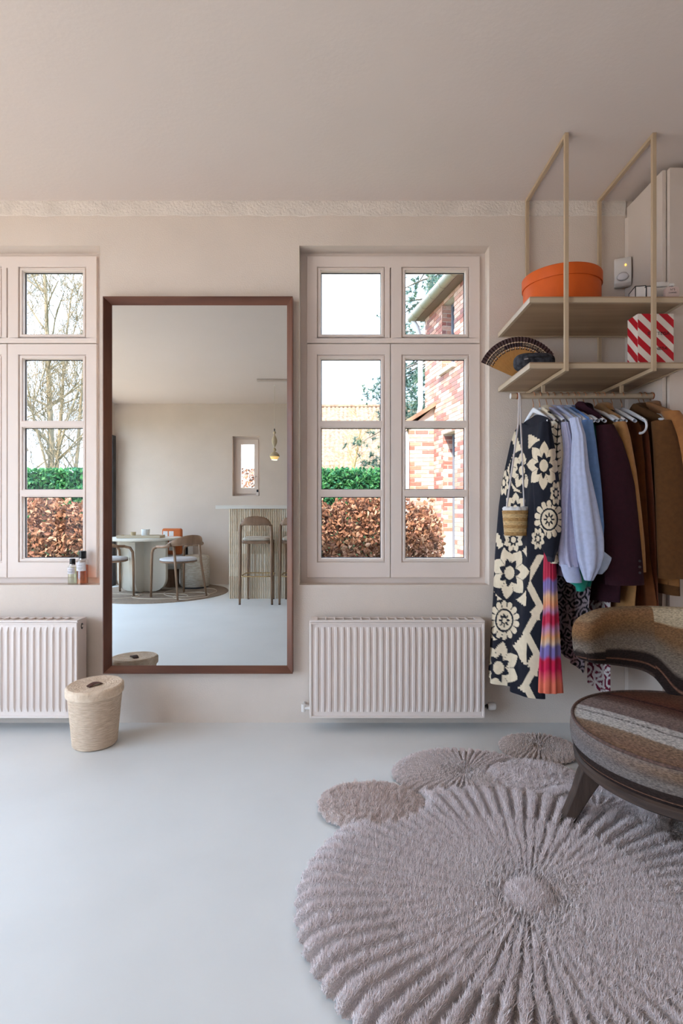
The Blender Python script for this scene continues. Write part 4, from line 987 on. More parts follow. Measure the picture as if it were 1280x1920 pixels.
# table
tx_, td_ = -2.74, 7.58
t = thing('dining_table', 'round cream dining table on crossed rounded panels', 'table', (tx_, ym(td_), .0145))
mb = MB(); mb.lathe([(.46, .704), (.515, .71), (.52, .722), (.515, .737), (0, .74)], 64); mb.build('table_top', m_cream_s, t, smooth=True, angle=40)
def slab(hw, rot, th):
    mb = MB(); o = arc((hw - .18, .18), .18, -PI / 2, 0, 8) + [(hw - .0, .69), (-hw, .69)] + arc((-hw + .18, .18), .18, PI, 1.5 * PI, 8)
    mb.prism(o, -th, th); s = mb.build('base_panel', m_cream_s, t, bevel=.008, smooth=True, angle=40); s.rotation_euler = (0, 0, rot); return s
slab(.34, .05, .045); s2 = slab(.30, PI / 2 + .12, .045)
# tray and cups
tt = thing('serving_tray', 'beige two-part serving tray on the dining table', 'tray', (PX(265, 7.45), ym(7.45), .7557), rz=-.05)
mb = MB(); w_, d_ = .28, .13; mb.box(-w_, w_, -d_, d_, 0, .008)
for s in (-1, 1): mb.box(-w_, w_, s * d_ - .005, s * d_ + .005, 0, .035); mb.box(s * w_ - .005, s * w_ + .005, -d_, d_, 0, .035)
mb.box(-.004, .004, -d_, d_, 0, .03); mb.build('tray_body', M('tray_beige', (196, 180, 156), .6), tt)
def cup(label, px, d, r, h, col):
    t = thing('cup', label, 'cup', (PX(px, d), ym(d), .7645)); mb = MB()
    mb.lathe([(0, 0), (r * .86, 0), (r * .9, .003), (r, h), (r * .93, h), (r * .84, .008), (0, .008)], 28); mb.build('cup_body', M('cup_%d' % col[0], col, .45), t, smooth=True, angle=40)
    mb = MB(); mb.lathe([(r * .92, h * .80), (0, h * .80)], 28); mb.build('contents', M('candle_wax', (232, 226, 214), .6), t)
cup('tall white cup standing on the tray', 273, 7.47, .056, .105, (232, 230, 228)); cup('short beige cup standing on the tray', 250, 7.47, .036, .068, (190, 168, 134))

def dining_chair(label, x, d, rz, group):
    """local +y is the way the chair faces"""
    t = thing('dining_chair', label, 'chair', (x, ym(d), .0145), rz, group)
    fl = [(-.25, .22), (.25, .22)]; bl = [(-.20, -.25), (.20, -.25)]
    for i, (a, b) in enumerate(fl):
        mb = MB(); s = -1 if i == 0 else 1
        mb.tube([(a * 1.02, b * 1.02, 0), (a, b, .45), (a * .99, b * .97, .57), (a * .99, b * .82, .625), (a, b * .45, .648)], [.013, .017, .018, .018, .017], 10); mb.build('leg', m_ash, t, smooth=True)
        mb = MB(); mb.tube([(a, b * .5, .648), (a * 1.04, -.06, .655), (a * .98, -.17, .68)], [.017, .019, .024], 10, flat=1); mb.build('armrest', m_ash, t, smooth=True)
    for a, b in bl:
        mb = MB(); mb.tube([(a * 1.12, b * 1.12, 0), (a, b * .8, .45), (a * 1.0, b * .66, .69)], [.012, .016, .015], 10); mb.build('leg', m_ash, t, smooth=True)
    n = 21; G = np.zeros((n, 10, 3))
    for k in range(n):
        a = PI + PI * k / (n - 1); f = math.sin(PI * k / (n - 1)); cxx, cyy = .245 * math.cos(a), -.10 + .19 * math.sin(a); zc = .672 + .065 * f; hh = .022 + .045 * f
        for j in range(10):
            q = 2 * PI * j / 10; rr_ = .013 * math.cos(q); G[k, j] = (cxx + rr_ * math.cos(a), cyy + rr_ * math.sin(a), zc + hh * math.sin(q))
    mb = MB(); mb.grid(G, cu=True); mb.build('backrest', m_ash, t, smooth=True)
    mb = MB(); mb.lathe([(.215, .44), (.235, .448), (.235, .462), (.21, .466), (0, .466)], 36, sx=1, sy=.98); mb.build('seat_frame', m_ash, t, smooth=True, angle=40)
    mb = MB(); mb.lathe([(.222, .464), (.238, .474), (.232, .492), (.19, .502), (0, .506)], 36, sx=1, sy=.98); mb.build('seat_cushion', m_seatc, t, smooth=True)
    return t
gch = 'dining chairs at the round table'
fx_, fy_ = -2.31 - -1.89, ym(7.25) - ym(6.94)
dining_chair('smoked-oak armchair with light seat beside the woven pouf', -2.11, 7.12, math.atan2(fy_, fx_) - PI / 2, gch)
dining_chair('smoked-oak armchair with light seat beside the dark-framed glass doors', -3.04, 7.2, math.radians(-131), gch)
# pouf
t = thing('pouf', 'round woven cream pouf behind the dining chair', 'pouf', (PX(366, 7.95), ym(7.95), .0145))
m_pouf = M('boucle', (208, 200, 188), .95, col2=(180, 168, 152), vs_=40, stretch=(.4, .4, 2.2), bump=.8, bs=60)
mb = MB(); mb.lathe([(.19, .02), (.205, .03), (.208, .25), (.206, .42), (.19, .455), (.15, .468), (0, .472)], 48); mb.build('pouf_body', m_pouf, t, smooth=True)
mb = MB(); mb.lathe([(.18, 0), (.18, .022), (0, .022)], 40); mb.build('pouf_base', m_dark, t)
# white tub chair with orange cushion behind the table
t = thing('tub_chair', 'white rounded tub chair behind the dining table', 'chair', (-2.53, ym(8.08), .0145), rz=PI * .0)
n = 40; G = np.zeros((n, 16, 3))
for k in range(n):
    a = math.radians(-205) + math.radians(230) * k / (n - 1)
    for j in range(16):
        q = 2 * PI * j / 16; rr_ = .29 + .05 * sup(math.cos(q), .6); G[k, j] = (rr_ * math.cos(a), rr_ * .85 * math.sin(a), .50 + .22 * sup(math.sin(q), .5))
mb = MB(); mb.grid(G, cu=True); m_wf = cloth('white_boucle', (216, 214, 214)); mb.build('back_shell', m_wf, t, smooth=True)
mb = MB(); mb.lathe([(.2, .26), (.29, .28), (.3, .42), (.26, .46), (0, .47)], 36, sy=.85); mb.build('seat', m_wf, t, smooth=True)
mb = MB(); mb.lathe([(.14, 0), (.14, .27), (0, .27)], 24); mb.build('pedestal', m_ash, t)
t = thing('throw_cushion', 'orange and white patterned cushion in the tub chair', 'cushion', (PX(322, 7.95), ym(7.98), .485), rz=.15)
mb = MB(); mb.prism(rrect(-.15, .15, 0, .38, .03), -.035, .035); mb.build('cushion_body', cloth('orange_wool', (200, 104, 52)), t, bevel=.02, smooth=True)
mb = MB(); 
for bx0 in (-.09, .0):
    for bz in (.06, .16, .27): mb.box(bx0 - .035, bx0 + .035, .0352, .037, bz, bz + .07)
mb.build('cushion_pattern', cloth('white_wool', (222, 216, 212)), t)

# bar with reeded front
bx0, bd0 = -1.432, 7.02; by0 = ym(7.0); bx1 = 1.1; BH = 1.145
t = thing('bar_counter', 'bar counter with a reeded travertine front and pale stone top', 'counter', (-.2, by0 - .3, 0))
m_bar = M('travertine', (226, 206, 182), .7, var=.15, vs_=14, stretch=(1, 1, .4)); m_top = M('pale_stone', (222, 216, 208), .35)
mb = MB(); mb.box(bx0, bx1, by0 - .55, by0 - .012, 0, BH); part(mb, 'body', m_bar, t)
mb = MB(); mb.box(bx0 - .16, bx1 + .1, by0 - .68, by0 + .05, BH, BH + .045); part(mb, 'counter_top', m_top, t, bevel=.004)
pit = .0232; ns = int((bx1 - bx0) / pit); base_me = []
mats_b = [M('travertine_%d' % k, c_, .7, var=.15, vs_=30, stretch=(1, 1, .4)) for k, c_ in enumerate(((230, 210, 186), (218, 196, 170), (236, 220, 200), (210, 186, 160)))]
for mk in mats_b:
    mb = MB(); o = [(pit * .46 * math.cos(a), .012 * math.sin(a)) for a in np.linspace(0, PI, 7)]
    mb.prism(o, 0, .2835, axes='xy'); oo = mb.build('reed', mk, None); base_me.append(oo.data); bpy.data.objects.remove(oo)
random.seed(11)
nvis = int((-.66 - bx0) / pit)
for r in range(4):
    k_ = 0; tone = 0
    for i in range(nvis):
        if i % 8 == (r % 2) * 4: tone = random.randrange(4)
        o = obj_from(base_me[tone if random.random() > .15 else random.randrange(4)], 'reed', t, (bx0 + pit * (i + .5), by0 - .012, r * .2862)); o.matrix_parent_inverse = t.matrix_basis.inverted()
mb = MB()
for i in range(nvis, ns): mb.prism([(bx0 + pit * (i + .5) + pit * .46 * math.cos(a), by0 - .012 + .012 * math.sin(a)) for a in np.linspace(0, PI, 7)], 0, BH, axes='xy')
part(mb, 'reeding', mats_b[0], t, kind='stuff')
# stools
m_brass = M('brass_rail', (196, 166, 116), .3, metal=.8); m_oat = cloth('oat_felt', (204, 192, 176))
def bar_stool(label, x, d):
    t = thing('bar_stool', label, 'stool', (x, ym(d), 0), 0, 'bar stools at the counter')
    w2, dp = .187, .21
    for s in (-1, 1):
        mb = MB(); mb.tube([(s * w2 * 1.03, dp, 0), (s * w2, dp * .97, .5), (s * w2, dp * .95, .86), (s * w2 * .96, dp * .93, .95)], [.013, .017, .019, .02], 10); lg = mb.build('leg', m_ash, t, smooth=True)
        mb = MB(); mb.tube([(s * w2 * 1.03, dp, -.0005), (s * w2 * 1.03, dp, .012)], .0135, 8); mb.build('foot_pad', m_dark, lg)
        mb = MB(); mb.tube([(s * w2 * .85, -dp, 0), (s * w2 * .82, -dp * .9, .72)], [.012, .017], 10); lg = mb.build('leg', m_ash, t, smooth=True)
        mb = MB(); mb.tube([(s * w2 * .85, -dp, -.0005), (s * w2 * .85, -dp, .012)], .0125, 8); mb.build('foot_pad', m_dark, lg)
    n = 25; G = np.zeros((n, 12, 3))
    for k in range(n):
        a = PI * k / (n - 1); ca, sa = math.cos(a), math.sin(a); f = sa
        cx_, cz = w2 * .965 * sup(ca, .75), .915 + .085 * sup(sa, .6); hh = .018 + .038 * f ** 1.5
        for j in range(12):
            q = 2 * PI * j / 12; G[k, j] = (cx_ + (.019 - .0 * f) * math.cos(q) * (1 - f ** .5), dp * .93 + .03 * f + .016 * math.cos(q) * (f ** .5) , cz - .0 + hh * math.sin(q) * 1.0)
            if f < .3: G[k, j][1] += .016 * math.sin(q) * (1 - f / .3)
    mb = MB(); mb.grid(G, cu=True); mb.build('backrest', m_ash, t, smooth=True)
    mb = MB(); mb.prism(rrect(-.185, .185, -.2, .2, .09, 8), .725, .758, axes='xy'); mb.build('seat_frame', m_ash, t, bevel=.008, smooth=True, angle=40)
    mb = MB(); mb.prism(rrect(-.172, .172, -.185, .185, .1, 8), .756, .802, axes='xy'); mb.build('seat_cushion', m_oat, t, bevel=.02, smooth=True, angle=70)
    mb = MB(); o = rrect(-.185, .185, -.195, .20, .06, 6); mb.tube([(a, b, .335) for a, b in o] + [(o[0][0], o[0][1], .335)], .007, 8, caps=False); mb.build('foot_rail', m_brass, t, smooth=True)
xs1 = (PX(450, 6.55) + PX(509, 6.55)) / 2
bar_stool('smoked-oak bar stool with arched back below the small window', xs1, 6.76); bar_stool('smoked-oak bar stool with arched back below the pendant lamp', xs1 + .475, 6.76)
# pendant lamp
px_, pd = PX(514.5, 7.12), 7.12
t = thing('pendant_lamp', 'turned cream pendant lamp with a lit dome hanging over the bar', 'lamp', (px_, ym(pd), CZ))
z0 = PZ(862, pd) - CZ
mb = MB(); mb.tube([(0, 0, -.002), (0, 0, z0 + .40)], .0034, 6); mb.build('cord', M('cord_cream', (222, 210, 194), .7), t)
mb = MB(); mb.tube([(0, 0, -.003), (0, 0, -.02)], [.012, .006], 10); mb.build('cord_grip', m_plastic, t)
mb = MB(); mb.tube([(0, 0, z0 + .372), (0, 0, z0 + .402)], .007, 8); mb.build('cord_collar', m_dark, t)
m_turn = M('turned_cream', (198, 178, 146), .6, var=.08, vs_=30)
def ell(r, z, h, n=9): return [(max(.004, r * math.sin(PI * i / n)), z + h * i / n) for i in range(n + 1)]
mb = MB(); mb.lathe(ell(.020, z0 + .325, .05), 20); mb.build('bead', m_turn, t, smooth=True)
mb = MB(); mb.lathe(ell(.036, z0 + .155, .175, 14), 24); mb.build('spindle', m_turn, t, smooth=True)
mb = MB(); mb.lathe(ell(.023, z0 + .098, .06), 20); mb.build('bead', m_turn, t, smooth=True)
mb = MB(); mb.lathe([(.066, z0 + .040), (.068, z0 + .044), (.058, z0 + .07), (.036, z0 + .092), (.008, z0 + .104), (0, z0 + .105)], 32); mb.build('shade', m_turn, t, smooth=True)
mb = MB(); mb.lathe([(0, z0), (.036, z0 + .001), (.04, z0 + .005), (.06, z0 + .04), (0, z0 + .042)], 28); mb.build('diffuser', M('lit_diffuser', (255, 206, 130), .5, emit=.3), t, smooth=True)
pl = bpy.data.lights.new('bulb', 'AREA'); pl.shape = 'DISK'; pl.size = .07; pl.energy = .25; pl.color = (1, .72, .42)
plo = bpy.data.objects.new('bulb', pl); link(plo, t); plo.location = (0, 0, z0 - .002)
# ceiling strip over the bar
t = thing('ceiling_strip', 'slim beige lighting strip fixed to the ceiling above the bar', 'light', (.2, ym(6.83), CZ))
mb = MB(); mb.box(PX(482, 6.83) - .2, .9, -.03, .03, -.025, -.001); mb.build('strip_body', M('strip_beige', (196, 182, 172), .6), t, bevel=.003)
# ---------------------------------------------------------------- outside
m_grass = M('lawn', (112, 118, 74), .95, var=.35, vs_=3); m_pave = M('terrace_gravel', (196, 180, 158), .95, var=.15, vs_=6)
mb = MB(); mb.box(-40, 40, .33, 60, -.3, -.16); mb.build('garden_lawn', m_grass, kind='structure')
mb = MB(); mb.box(-25, LX - .31, -25, .32, -.3, -.12); mb.build('terrace', m_pave, kind='structure')
mb = MB(); mb.box(LX - .30, 25, -25, BY - .31, -.3, -.15); mb.build('back_yard', m_pave, kind='structure')

def leaf_mesh(n, box, size, cols, seed, face=None, flat=.6, taper=None):
    """n small folded leaves scattered in a box shell; returns MB arrays"""
    r = np.random.default_rng(seed)
    x = r.uniform(box[0], box[1], n); y = r.uniform(0, 1, n); z = box[4] + (box[5] - box[4]) * r.uniform(0, 1, n)
    y = box[2] + (box[3] - box[2]) * np.where(r.uniform(0, 1, n) < .6, y ** 3, y)
    c = np.stack([x, y, z], -1)
    d = r.normal(0, 1, (n, 3)); d[:, 2] -= .3; d /= np.linalg.norm(d, axis=1)[:, None]
    s = np.cross(d, r.normal(0, 1, (n, 3))); s /= np.linalg.norm(s, axis=1)[:, None]; nn = np.cross(d, s)
    L_ = size * r.uniform(.7, 1.25, n)[:, None]; W_ = L_ * .30
    v = np.stack([c - d * L_ * .5, c + s * W_ + nn * W_ * flat * .6, c + d * L_ * .5, c - s * W_ + nn * W_ * flat * .6], 1)
    k = r.integers(0, len(cols), n); col = np.array([lin(q) for q in cols])[k] * r.uniform(.75, 1.15, n)[:, None]
    return v.reshape(-1, 3), [(4 * i, 4 * i + 1, 4 * i + 2) for i in range(n)] + [(4 * i, 4 * i + 2, 4 * i + 3) for i in range(n)], np.repeat(np.clip(col, 0, 1), 4, axis=0)
def m_leaf(name):
    if name in MATS: return MATS[name]
    m = M(name, (255, 255, 255), .7, attr=True, spec=.2); nt = m.node_tree; b = nt.nodes['Principled BSDF']
    tr = nt.nodes.new('ShaderNodeBsdfTranslucent'); mx = nt.nodes.new('ShaderNodeMixShader'); mx.inputs[0].default_value = .35
    at = [n for n in nt.nodes if n.type == 'ATTRIBUTE'][0]; nt.links.new(at.outputs['Color'], tr.inputs[0])
    out = [n for n in nt.nodes if n.type == 'OUTPUT_MATERIAL'][0]
    nt.links.new(b.outputs[0], mx.inputs[1]); nt.links.new(tr.outputs[0], mx.inputs[2]); nt.links.new(mx.outputs[0], out.inputs[0]); return m
# beech hedge, brown winter leaves
BC = [(150, 104, 78), (172, 124, 96), (112, 76, 60), (192, 150, 124), (84, 60, 50), (160, 112, 92)]
yh = 3.0
t = thing('beech_hedge', 'brown-leaved beech hedge growing just outside the windows', 'hedge', (-1.6, yh + .35, -.16))
V, Fc, Cc = leaf_mesh(42000, (-5.2, 1.17, yh, yh + .7, .0, 1.30), .066, BC, 21)
cen = V.reshape(-1, 4, 3).mean(1); rt = (cen[:, 0] > .75); lim = 1.17 - .28 * ((cen[:, 2] - .75) / .6) ** 2 - .15 * ((cen[:, 1] - yh - .35) / .35) ** 2
topw = 1.24 + .05 * np.sin(cen[:, 0] * 5) + .03 * np.sin(cen[:, 0] * 13)
keep = (cen[:, 0] < lim) & (cen[:, 2] < topw)
ids = np.nonzero(keep)[0]; Vk = V.reshape(-1, 4, 3)[ids]; Ck = Cc.reshape(-1, 4, 3)[ids]; n = len(ids)
mb = MB(); mb.v = [Vk.reshape(-1, 3)]; mb.n = n * 4; mb.c = [Ck.reshape(-1, 3)]; mb.f = [(4 * i, 4 * i + 1, 4 * i + 2) for i in range(n)] + [(4 * i, 4 * i + 2, 4 * i + 3) for i in range(n)]
part(mb, 'foliage', m_leaf('beech_leaf'), t, kind='stuff')
# nearest leaves as single pieces
random.seed(3); lm = []
for k, cc in enumerate(BC[:4]):
    mb = MB(); L_ = .072; W_ = .023
    pts = [(0, 0, -L_ / 2), (W_ * .8, .008, -L_ * .15), (W_, .010, .1 * L_), (W_ * .5, .006, .35 * L_), (0, 0, L_ / 2), (-W_ * .5, .006, .35 * L_), (-W_, .010, .1 * L_), (-W_ * .8, .008, -L_ * .15), (0, -.002, 0)]
    mb.add(pts, [(i, (i + 1) % 8, 8) for i in range(8)], lin(cc)); oo = mb.build('leaf', m_leaf('beech_leaf'), None); lm.append(oo.data); bpy.data.objects.remove(oo)
for i in range(300):
    if i < 80: x = random.uniform(-3.6, -2.5)
    else: x = random.uniform(-.3, 1.12)
    z = random.uniform(.70, 1.25); e_ = .25 * ((z - .75) / .6) ** 2
    o = obj_from(lm[i % 4], 'leaf', t, (min(x, 1.14 - e_), yh + random.uniform(-.03, .04), z), (random.uniform(-1, 1), random.uniform(-3, 3), random.uniform(-1.2, 1.2)), [random.uniform(.7, 1.1)] * 3)
    o.matrix_parent_inverse = t.matrix_basis.inverted()
m_bark = M('green_bark', (122, 112, 74), .9, var=.3, vs_=14)
for i in range(34):
    x = -5.1 + i * .185; 
    if x > 1.0: break
    mb = MB(); xx = x + random.uniform(-.05, .05); yy = yh + .22 + random.uniform(-.1, .12)
    mb.tube([(xx, yy, -.16), (xx + random.uniform(-.05, .05), yy, .5), (xx + random.uniform(-.1, .1), yy, 1.1)], [.022, .016, .006], 6); part(mb, 'stem', m_bark, t, smooth=True)
# green laurel hedge
t = thing('laurel_hedge', 'dense green laurel hedge across the garden', 'hedge', (-4, 11.3, -.16))
GC = [(56, 108, 62), (72, 128, 74), (44, 90, 56), (100, 150, 96), (60, 116, 84)]
V, Fc, Cc = leaf_mesh(26000, (-11.5, 3.4, 10.9, 11.8, .8, 2.2), .13, GC, 22)
mb = MB(); mb.add(V, Fc, Cc); part(mb, 'foliage', m_leaf('laurel_leaf'), t, kind='stuff')
mb = MB(); mb.box(-11.5, 3.4, 11.15, 11.8, -.16, 2.1); part(mb, 'shade_core', M('hedge_shade', (34, 58, 38), .95), t)  # plain dark block standing in for shade deep inside the foliage

# neighbour's house with tiled roof
t = thing('tiled_house', 'house with a large brown tiled roof beyond the green hedge', 'house', (.5, 27, -.16))
yE, zE, yR, zR = 24.5, 3.1, 29.5, 7.25; xa, xb = -2.05, 9
m_tile = M('clay_tile', (150, 122, 100), .8, col2=(112, 84, 68), vs_=6, detail=2)
ncol = int((xb - xa) / .24); rows = 16; xs = np.linspace(xa, xb, ncol * 4 + 1); G = np.zeros((rows * 2, len(xs), 3)); k = 0
for r in range(rows):
    for q in (0, 1):
        f = (r + q) / rows; lift = .012 * (1 - q)
        G[k, :, 0] = xs; G[k, :, 1] = yE + (yR - yE) * f - .0; G[k, :, 2] = zE + (zR - zE) * f + lift + .075 * np.abs(np.sin((xs - xa) / .24 * PI)); k += 1
mb = MB(); mb.grid(G); part(mb, 'roof', m_tile, t)
mb = MB(); mb.box(xa + .3, xb - .3, yE + .4, yR + 4.5, -.16, zE + .1); mb.prism([(yE + .4, zE), (yR, zR - .15), (yR + 4.9, zE)], xa + .3, xb - .3, axes='yz'); part(mb, 'wall', M('neighbour_render', (170, 152, 132), .9), t)
mb = MB(); mb.box(xa, xb, yR - .12, yR + .12, zR, zR + .14); part(mb, 'ridge', m_tile, t)
for wx in (-.3, .9):
    mb = MB(); mb.plate(wx - .45, wx + .45, 1.7, 2.95, [(wx - .38, wx - .03, 1.77, 2.88), (wx + .03, wx + .38, 1.77, 2.88)], yE + .33, yE + .41); wo = part(mb, 'window', M('white_frame', (230, 230, 232), .6), t)
    mb = MB(); mb.box(wx - .4, wx + .4, yE + .38, yE + .4, 1.75, 2.9); mb.build('pane', M('dark_pane', (110, 124, 140), .1), wo)

# brick wing of the house
m_brick = M('brick', (255, 255, 255), .9, var=.2, vs_=30, bump=.4, bs=60, attr=True); m_mortar = M('mortar', (216, 200, 186), .95, var=.1, vs_=20)
BRC = [lin(c_) for c_ in ((196, 142, 122), (208, 160, 142), (184, 122, 104), (218, 178, 160), (168, 104, 92), (222, 190, 174), (160, 112, 104), (214, 168, 148))]
t = thing('brick_wing', 'pale red brick wing of the house with gutter and downpipes', 'house', (1.9, 5.5, -.16))
O = np.array([1.44, 9.47 - D]); U = np.array([.181, -.983]); NRM = np.array([-.983, -.181])
def S(s, z, out=0): p = O + U * s + NRM * out; return (p[0], p[1], z)
sw = {'len': 2.6}
h_lo = (.847, 1.335, .35, 2.32); h_up = (.80, 1.30, 3.33, 4.38); ZE = 4.42
def local_plate(holes, t0, t1, s0, s1, z0, z1):
    mb = MB(); mb.plate(s0, s1, z0, z1, holes, t0, t1)
    for i, v in enumerate(mb.v): mb.v[i] = np.array([S(a, c_, b) for a, b, c_ in v])
    return mb
part(local_plate([h_lo, h_up], -.30, -.008, 0, 2.6, -.16, ZE), 'wall', m_mortar, t)
def brickwork(s0, s1, z0, z1, holes, fn, r):
    mb = MB(); ch, bl = .0655, .22; row = 0; z = z0
    while z < z1 - .03:
        s = s0 - (row % 2) * .11
        while s < s1:
            a, b = max(s, s0), min(s + bl - .011, s1); zc = z + .027
            if b - a > .02:
                segs = [(a, b)]
                for h in holes:
                    if h[2] < zc < h[3]: segs = [q for p in segs for q in ((p[0], min(p[1], h[0])), (max(p[0], h[1]), p[1])) if q[1] - q[0] > .015]
                for a2, b2 in segs: fn(mb, a2, b2, z, min(z + ch - .0115, z1), BRC[r.integers(0, len(BRC))])
            s += bl
        z += ch; row += 1
    return mb
rb = np.random.default_rng(4)
def fb(mb, a, b, z0, z1, c_):
    P8 = [S(p, z, o) for z in (z0, z1) for o in (.0, -.02) for p in (a, b)]
    mb.add(P8, [(0, 2, 3, 1), (4, 5, 7, 6), (0, 1, 5, 4), (2, 6, 7, 3), (0, 4, 6, 2), (1, 3, 7, 5)], c_)
part(brickwork(0, 2.3, .3, ZE, [h_lo, h_up], fb, rb), 'brickwork', m_brick, t, kind='stuff')
# jamb bricks facing the camera, single pieces
def jamb(h):
    z = h[2]; k = 0
    while z < h[3] - .03:
        for o0, o1 in (((-.155, -.085), (-.075, -.002)) if k % 2 else ((-.155, -.002),)):
            mb = MB(); P8 = [S(s, zz, o) for zz in (z, min(z + .054, h[3])) for o in (o0, o1) for s in (h[0] - .012, h[0] + .004)]
            mb.add(P8, [(0, 2, 3, 1), (4, 5, 7, 6), (0, 1, 5, 4), (2, 6, 7, 3), (0, 4, 6, 2), (1, 3, 7, 5)], BRC[rb.integers(0, len(BRC))]); part(mb, 'brick', m_brick, t)
        z += .0655; k += 1
for h in ((.847, 1.335, .80, 2.32), (.80, 1.30, 3.33, 4.38)): jamb(h)
for h in (h_lo, h_up):
    mb = local_plate([(h[0] + .05, h[1] - .05, h[2] + .05, h[3] - .05)], -.22, -.155, h[0], h[1], h[2], h[3]); wo = part(mb, 'window', M('grey_frame', (120, 124, 134), .5), t)
    mb = MB(); mb.add([S(h[0], h[2], -.19), S(h[1], h[2], -.19), S(h[1], h[3], -.19), S(h[0], h[3], -.19)], [(0, 1, 2, 3)]); mb.build('pane', M('dark_pane', (110, 124, 140), .1), wo)
    mb = MB()
    for p in [(h[0] - .05, h[1] + .05)]:
        P8 = [S(s, z, o) for z in (h[2] - .07, h[2] - .005) for o in (-.2, .05) for s in p]; mb.add(P8, [(0, 2, 3, 1), (4, 5, 7, 6), (0, 1, 5, 4), (2, 6, 7, 3), (0, 4, 6, 2), (1, 3, 7, 5)])
    part(mb, 'window_sill', M('sill_stone', (206, 204, 200), .8), t)
mb = MB(); P8 = [S(s, z, o) for z in (-.16, .32) for o in (-.02, .02) for s in (0, 2.4)]; mb.add(P8, [(0, 2, 3, 1), (4, 5, 7, 6), (0, 1, 5, 4), (2, 6, 7, 3), (0, 4, 6, 2), (1, 3, 7, 5)]); part(mb, 'plinth', M('plinth_white', (214, 214, 216), .9), t)
# eave, soffit, gutter, roof
mb = MB(); P8 = [S(s, z, o) for z in (ZE, ZE + .04) for o in (-.3, .14) for s in (-.12, 2.6)]; mb.add(P8, [(0, 2, 3, 1), (4, 5, 7, 6), (0, 1, 5, 4), (2, 6, 7, 3), (0, 4, 6, 2), (1, 3, 7, 5)]); part(mb, 'soffit', M('soffit_brown', (118, 100, 92), .8), t)
m_zinc = M('zinc', (150, 142, 126), .5, metal=.3)
mb = MB(); mb.tube([S(-.14, ZE + .05, .20), S(2.6, ZE + .05, .20)], .075, 14); part(mb, 'gutter', m_zinc, t, smooth=True, angle=40)
for k in range(5): mb = MB(); mb.tube([S(.1 + k * .42, ZE + .05, .20), S(.118 + k * .42, ZE + .05, .20)], .081, 14); part(mb, 'gutter_bracket', m_zinc, t, smooth=True, angle=40)
mb = MB(); a0_, a1_ = S(-.16, ZE + .1, .24), S(2.6, ZE + .1, .24); b0_, b1_ = S(-.16, ZE + 1.9, -1.9), S(2.6, ZE + 1.9, -1.9)
mb.add([a0_, a1_, b1_, b0_] + [(p[0], p[1], p[2] - .08) for p in (a0_, a1_, b1_, b0_)], [(0, 1, 2, 3), (7, 6, 5, 4), (0, 4, 5, 1), (1, 5, 6, 2), (2, 6, 7, 3), (3, 7, 4, 0)]); part(mb, 'roof', m_tile, t)
mb = MB(); mb.tube([S(-.09, ZE + .02, .20), S(-.07, ZE - .12, .12), S(-.06, ZE - .3, .07), S(-.05, 2.95, .065), S(-.02, 2.8, .1)], .042, 12); part(mb, 'downpipe', M('zinc_pipe', (206, 208, 212), .5), t, smooth=True)
# lean-to annex: front bricks as single pieces
dA = 9.04; xl, xr = PX(766, dA), PX(814, dA); yA = dA - D
mb = MB(); mb.box(xl, xr + .05, yA + .008, yA + 1.6, -.16, 2.5); part(mb, 'annex_wall', m_mortar, t)
ch, bl = .0655, .22; z = .62; row = 0; ra = np.random.default_rng(8)
while z < 2.42:
    s = xl - (row % 2) * .11
    while s < xr:
        a, b = max(s, xl), min(s + bl - .011, xr)
        if b - a > .02: mb = MB(); mb.box(a, b, yA, yA + .02, z, z + ch - .0115, BRC[ra.integers(0, len(BRC))]); part(mb, 'brick', m_brick, t)
        s += bl
    z += ch; row += 1
mb = MB(); mb.prism([(xl - .12, 2.49), (xr + .06, 2.86), (xr + .06, 2.93), (xl - .12, 2.56)], yA - .10, yA + 1.7); part(mb, 'annex_roof', m_tile, t)
mb = MB(); mb.prism([(xl, 2.48), (xr + .04, 2.48), (xr + .04, 2.86)], yA + .0, yA + 1.5); part(mb, 'annex_gable', m_mortar, t)
mb = MB(); mb.tube([(xl - .10, yA - .12, 2.47), (xl - .10, yA + 1.7, 2.47)], .065, 12); part(mb, 'gutter', m_zinc, t, smooth=True, angle=40)
mb = MB(); mb.tube([(xl - .075, yA - .06, 2.42), (xl - .04, yA - .06, 2.30), (xl - .035, yA - .06, .0)], .042, 12); part(mb, 'downpipe', M('zinc_pipe', (206, 208, 212), .5), t, smooth=True)

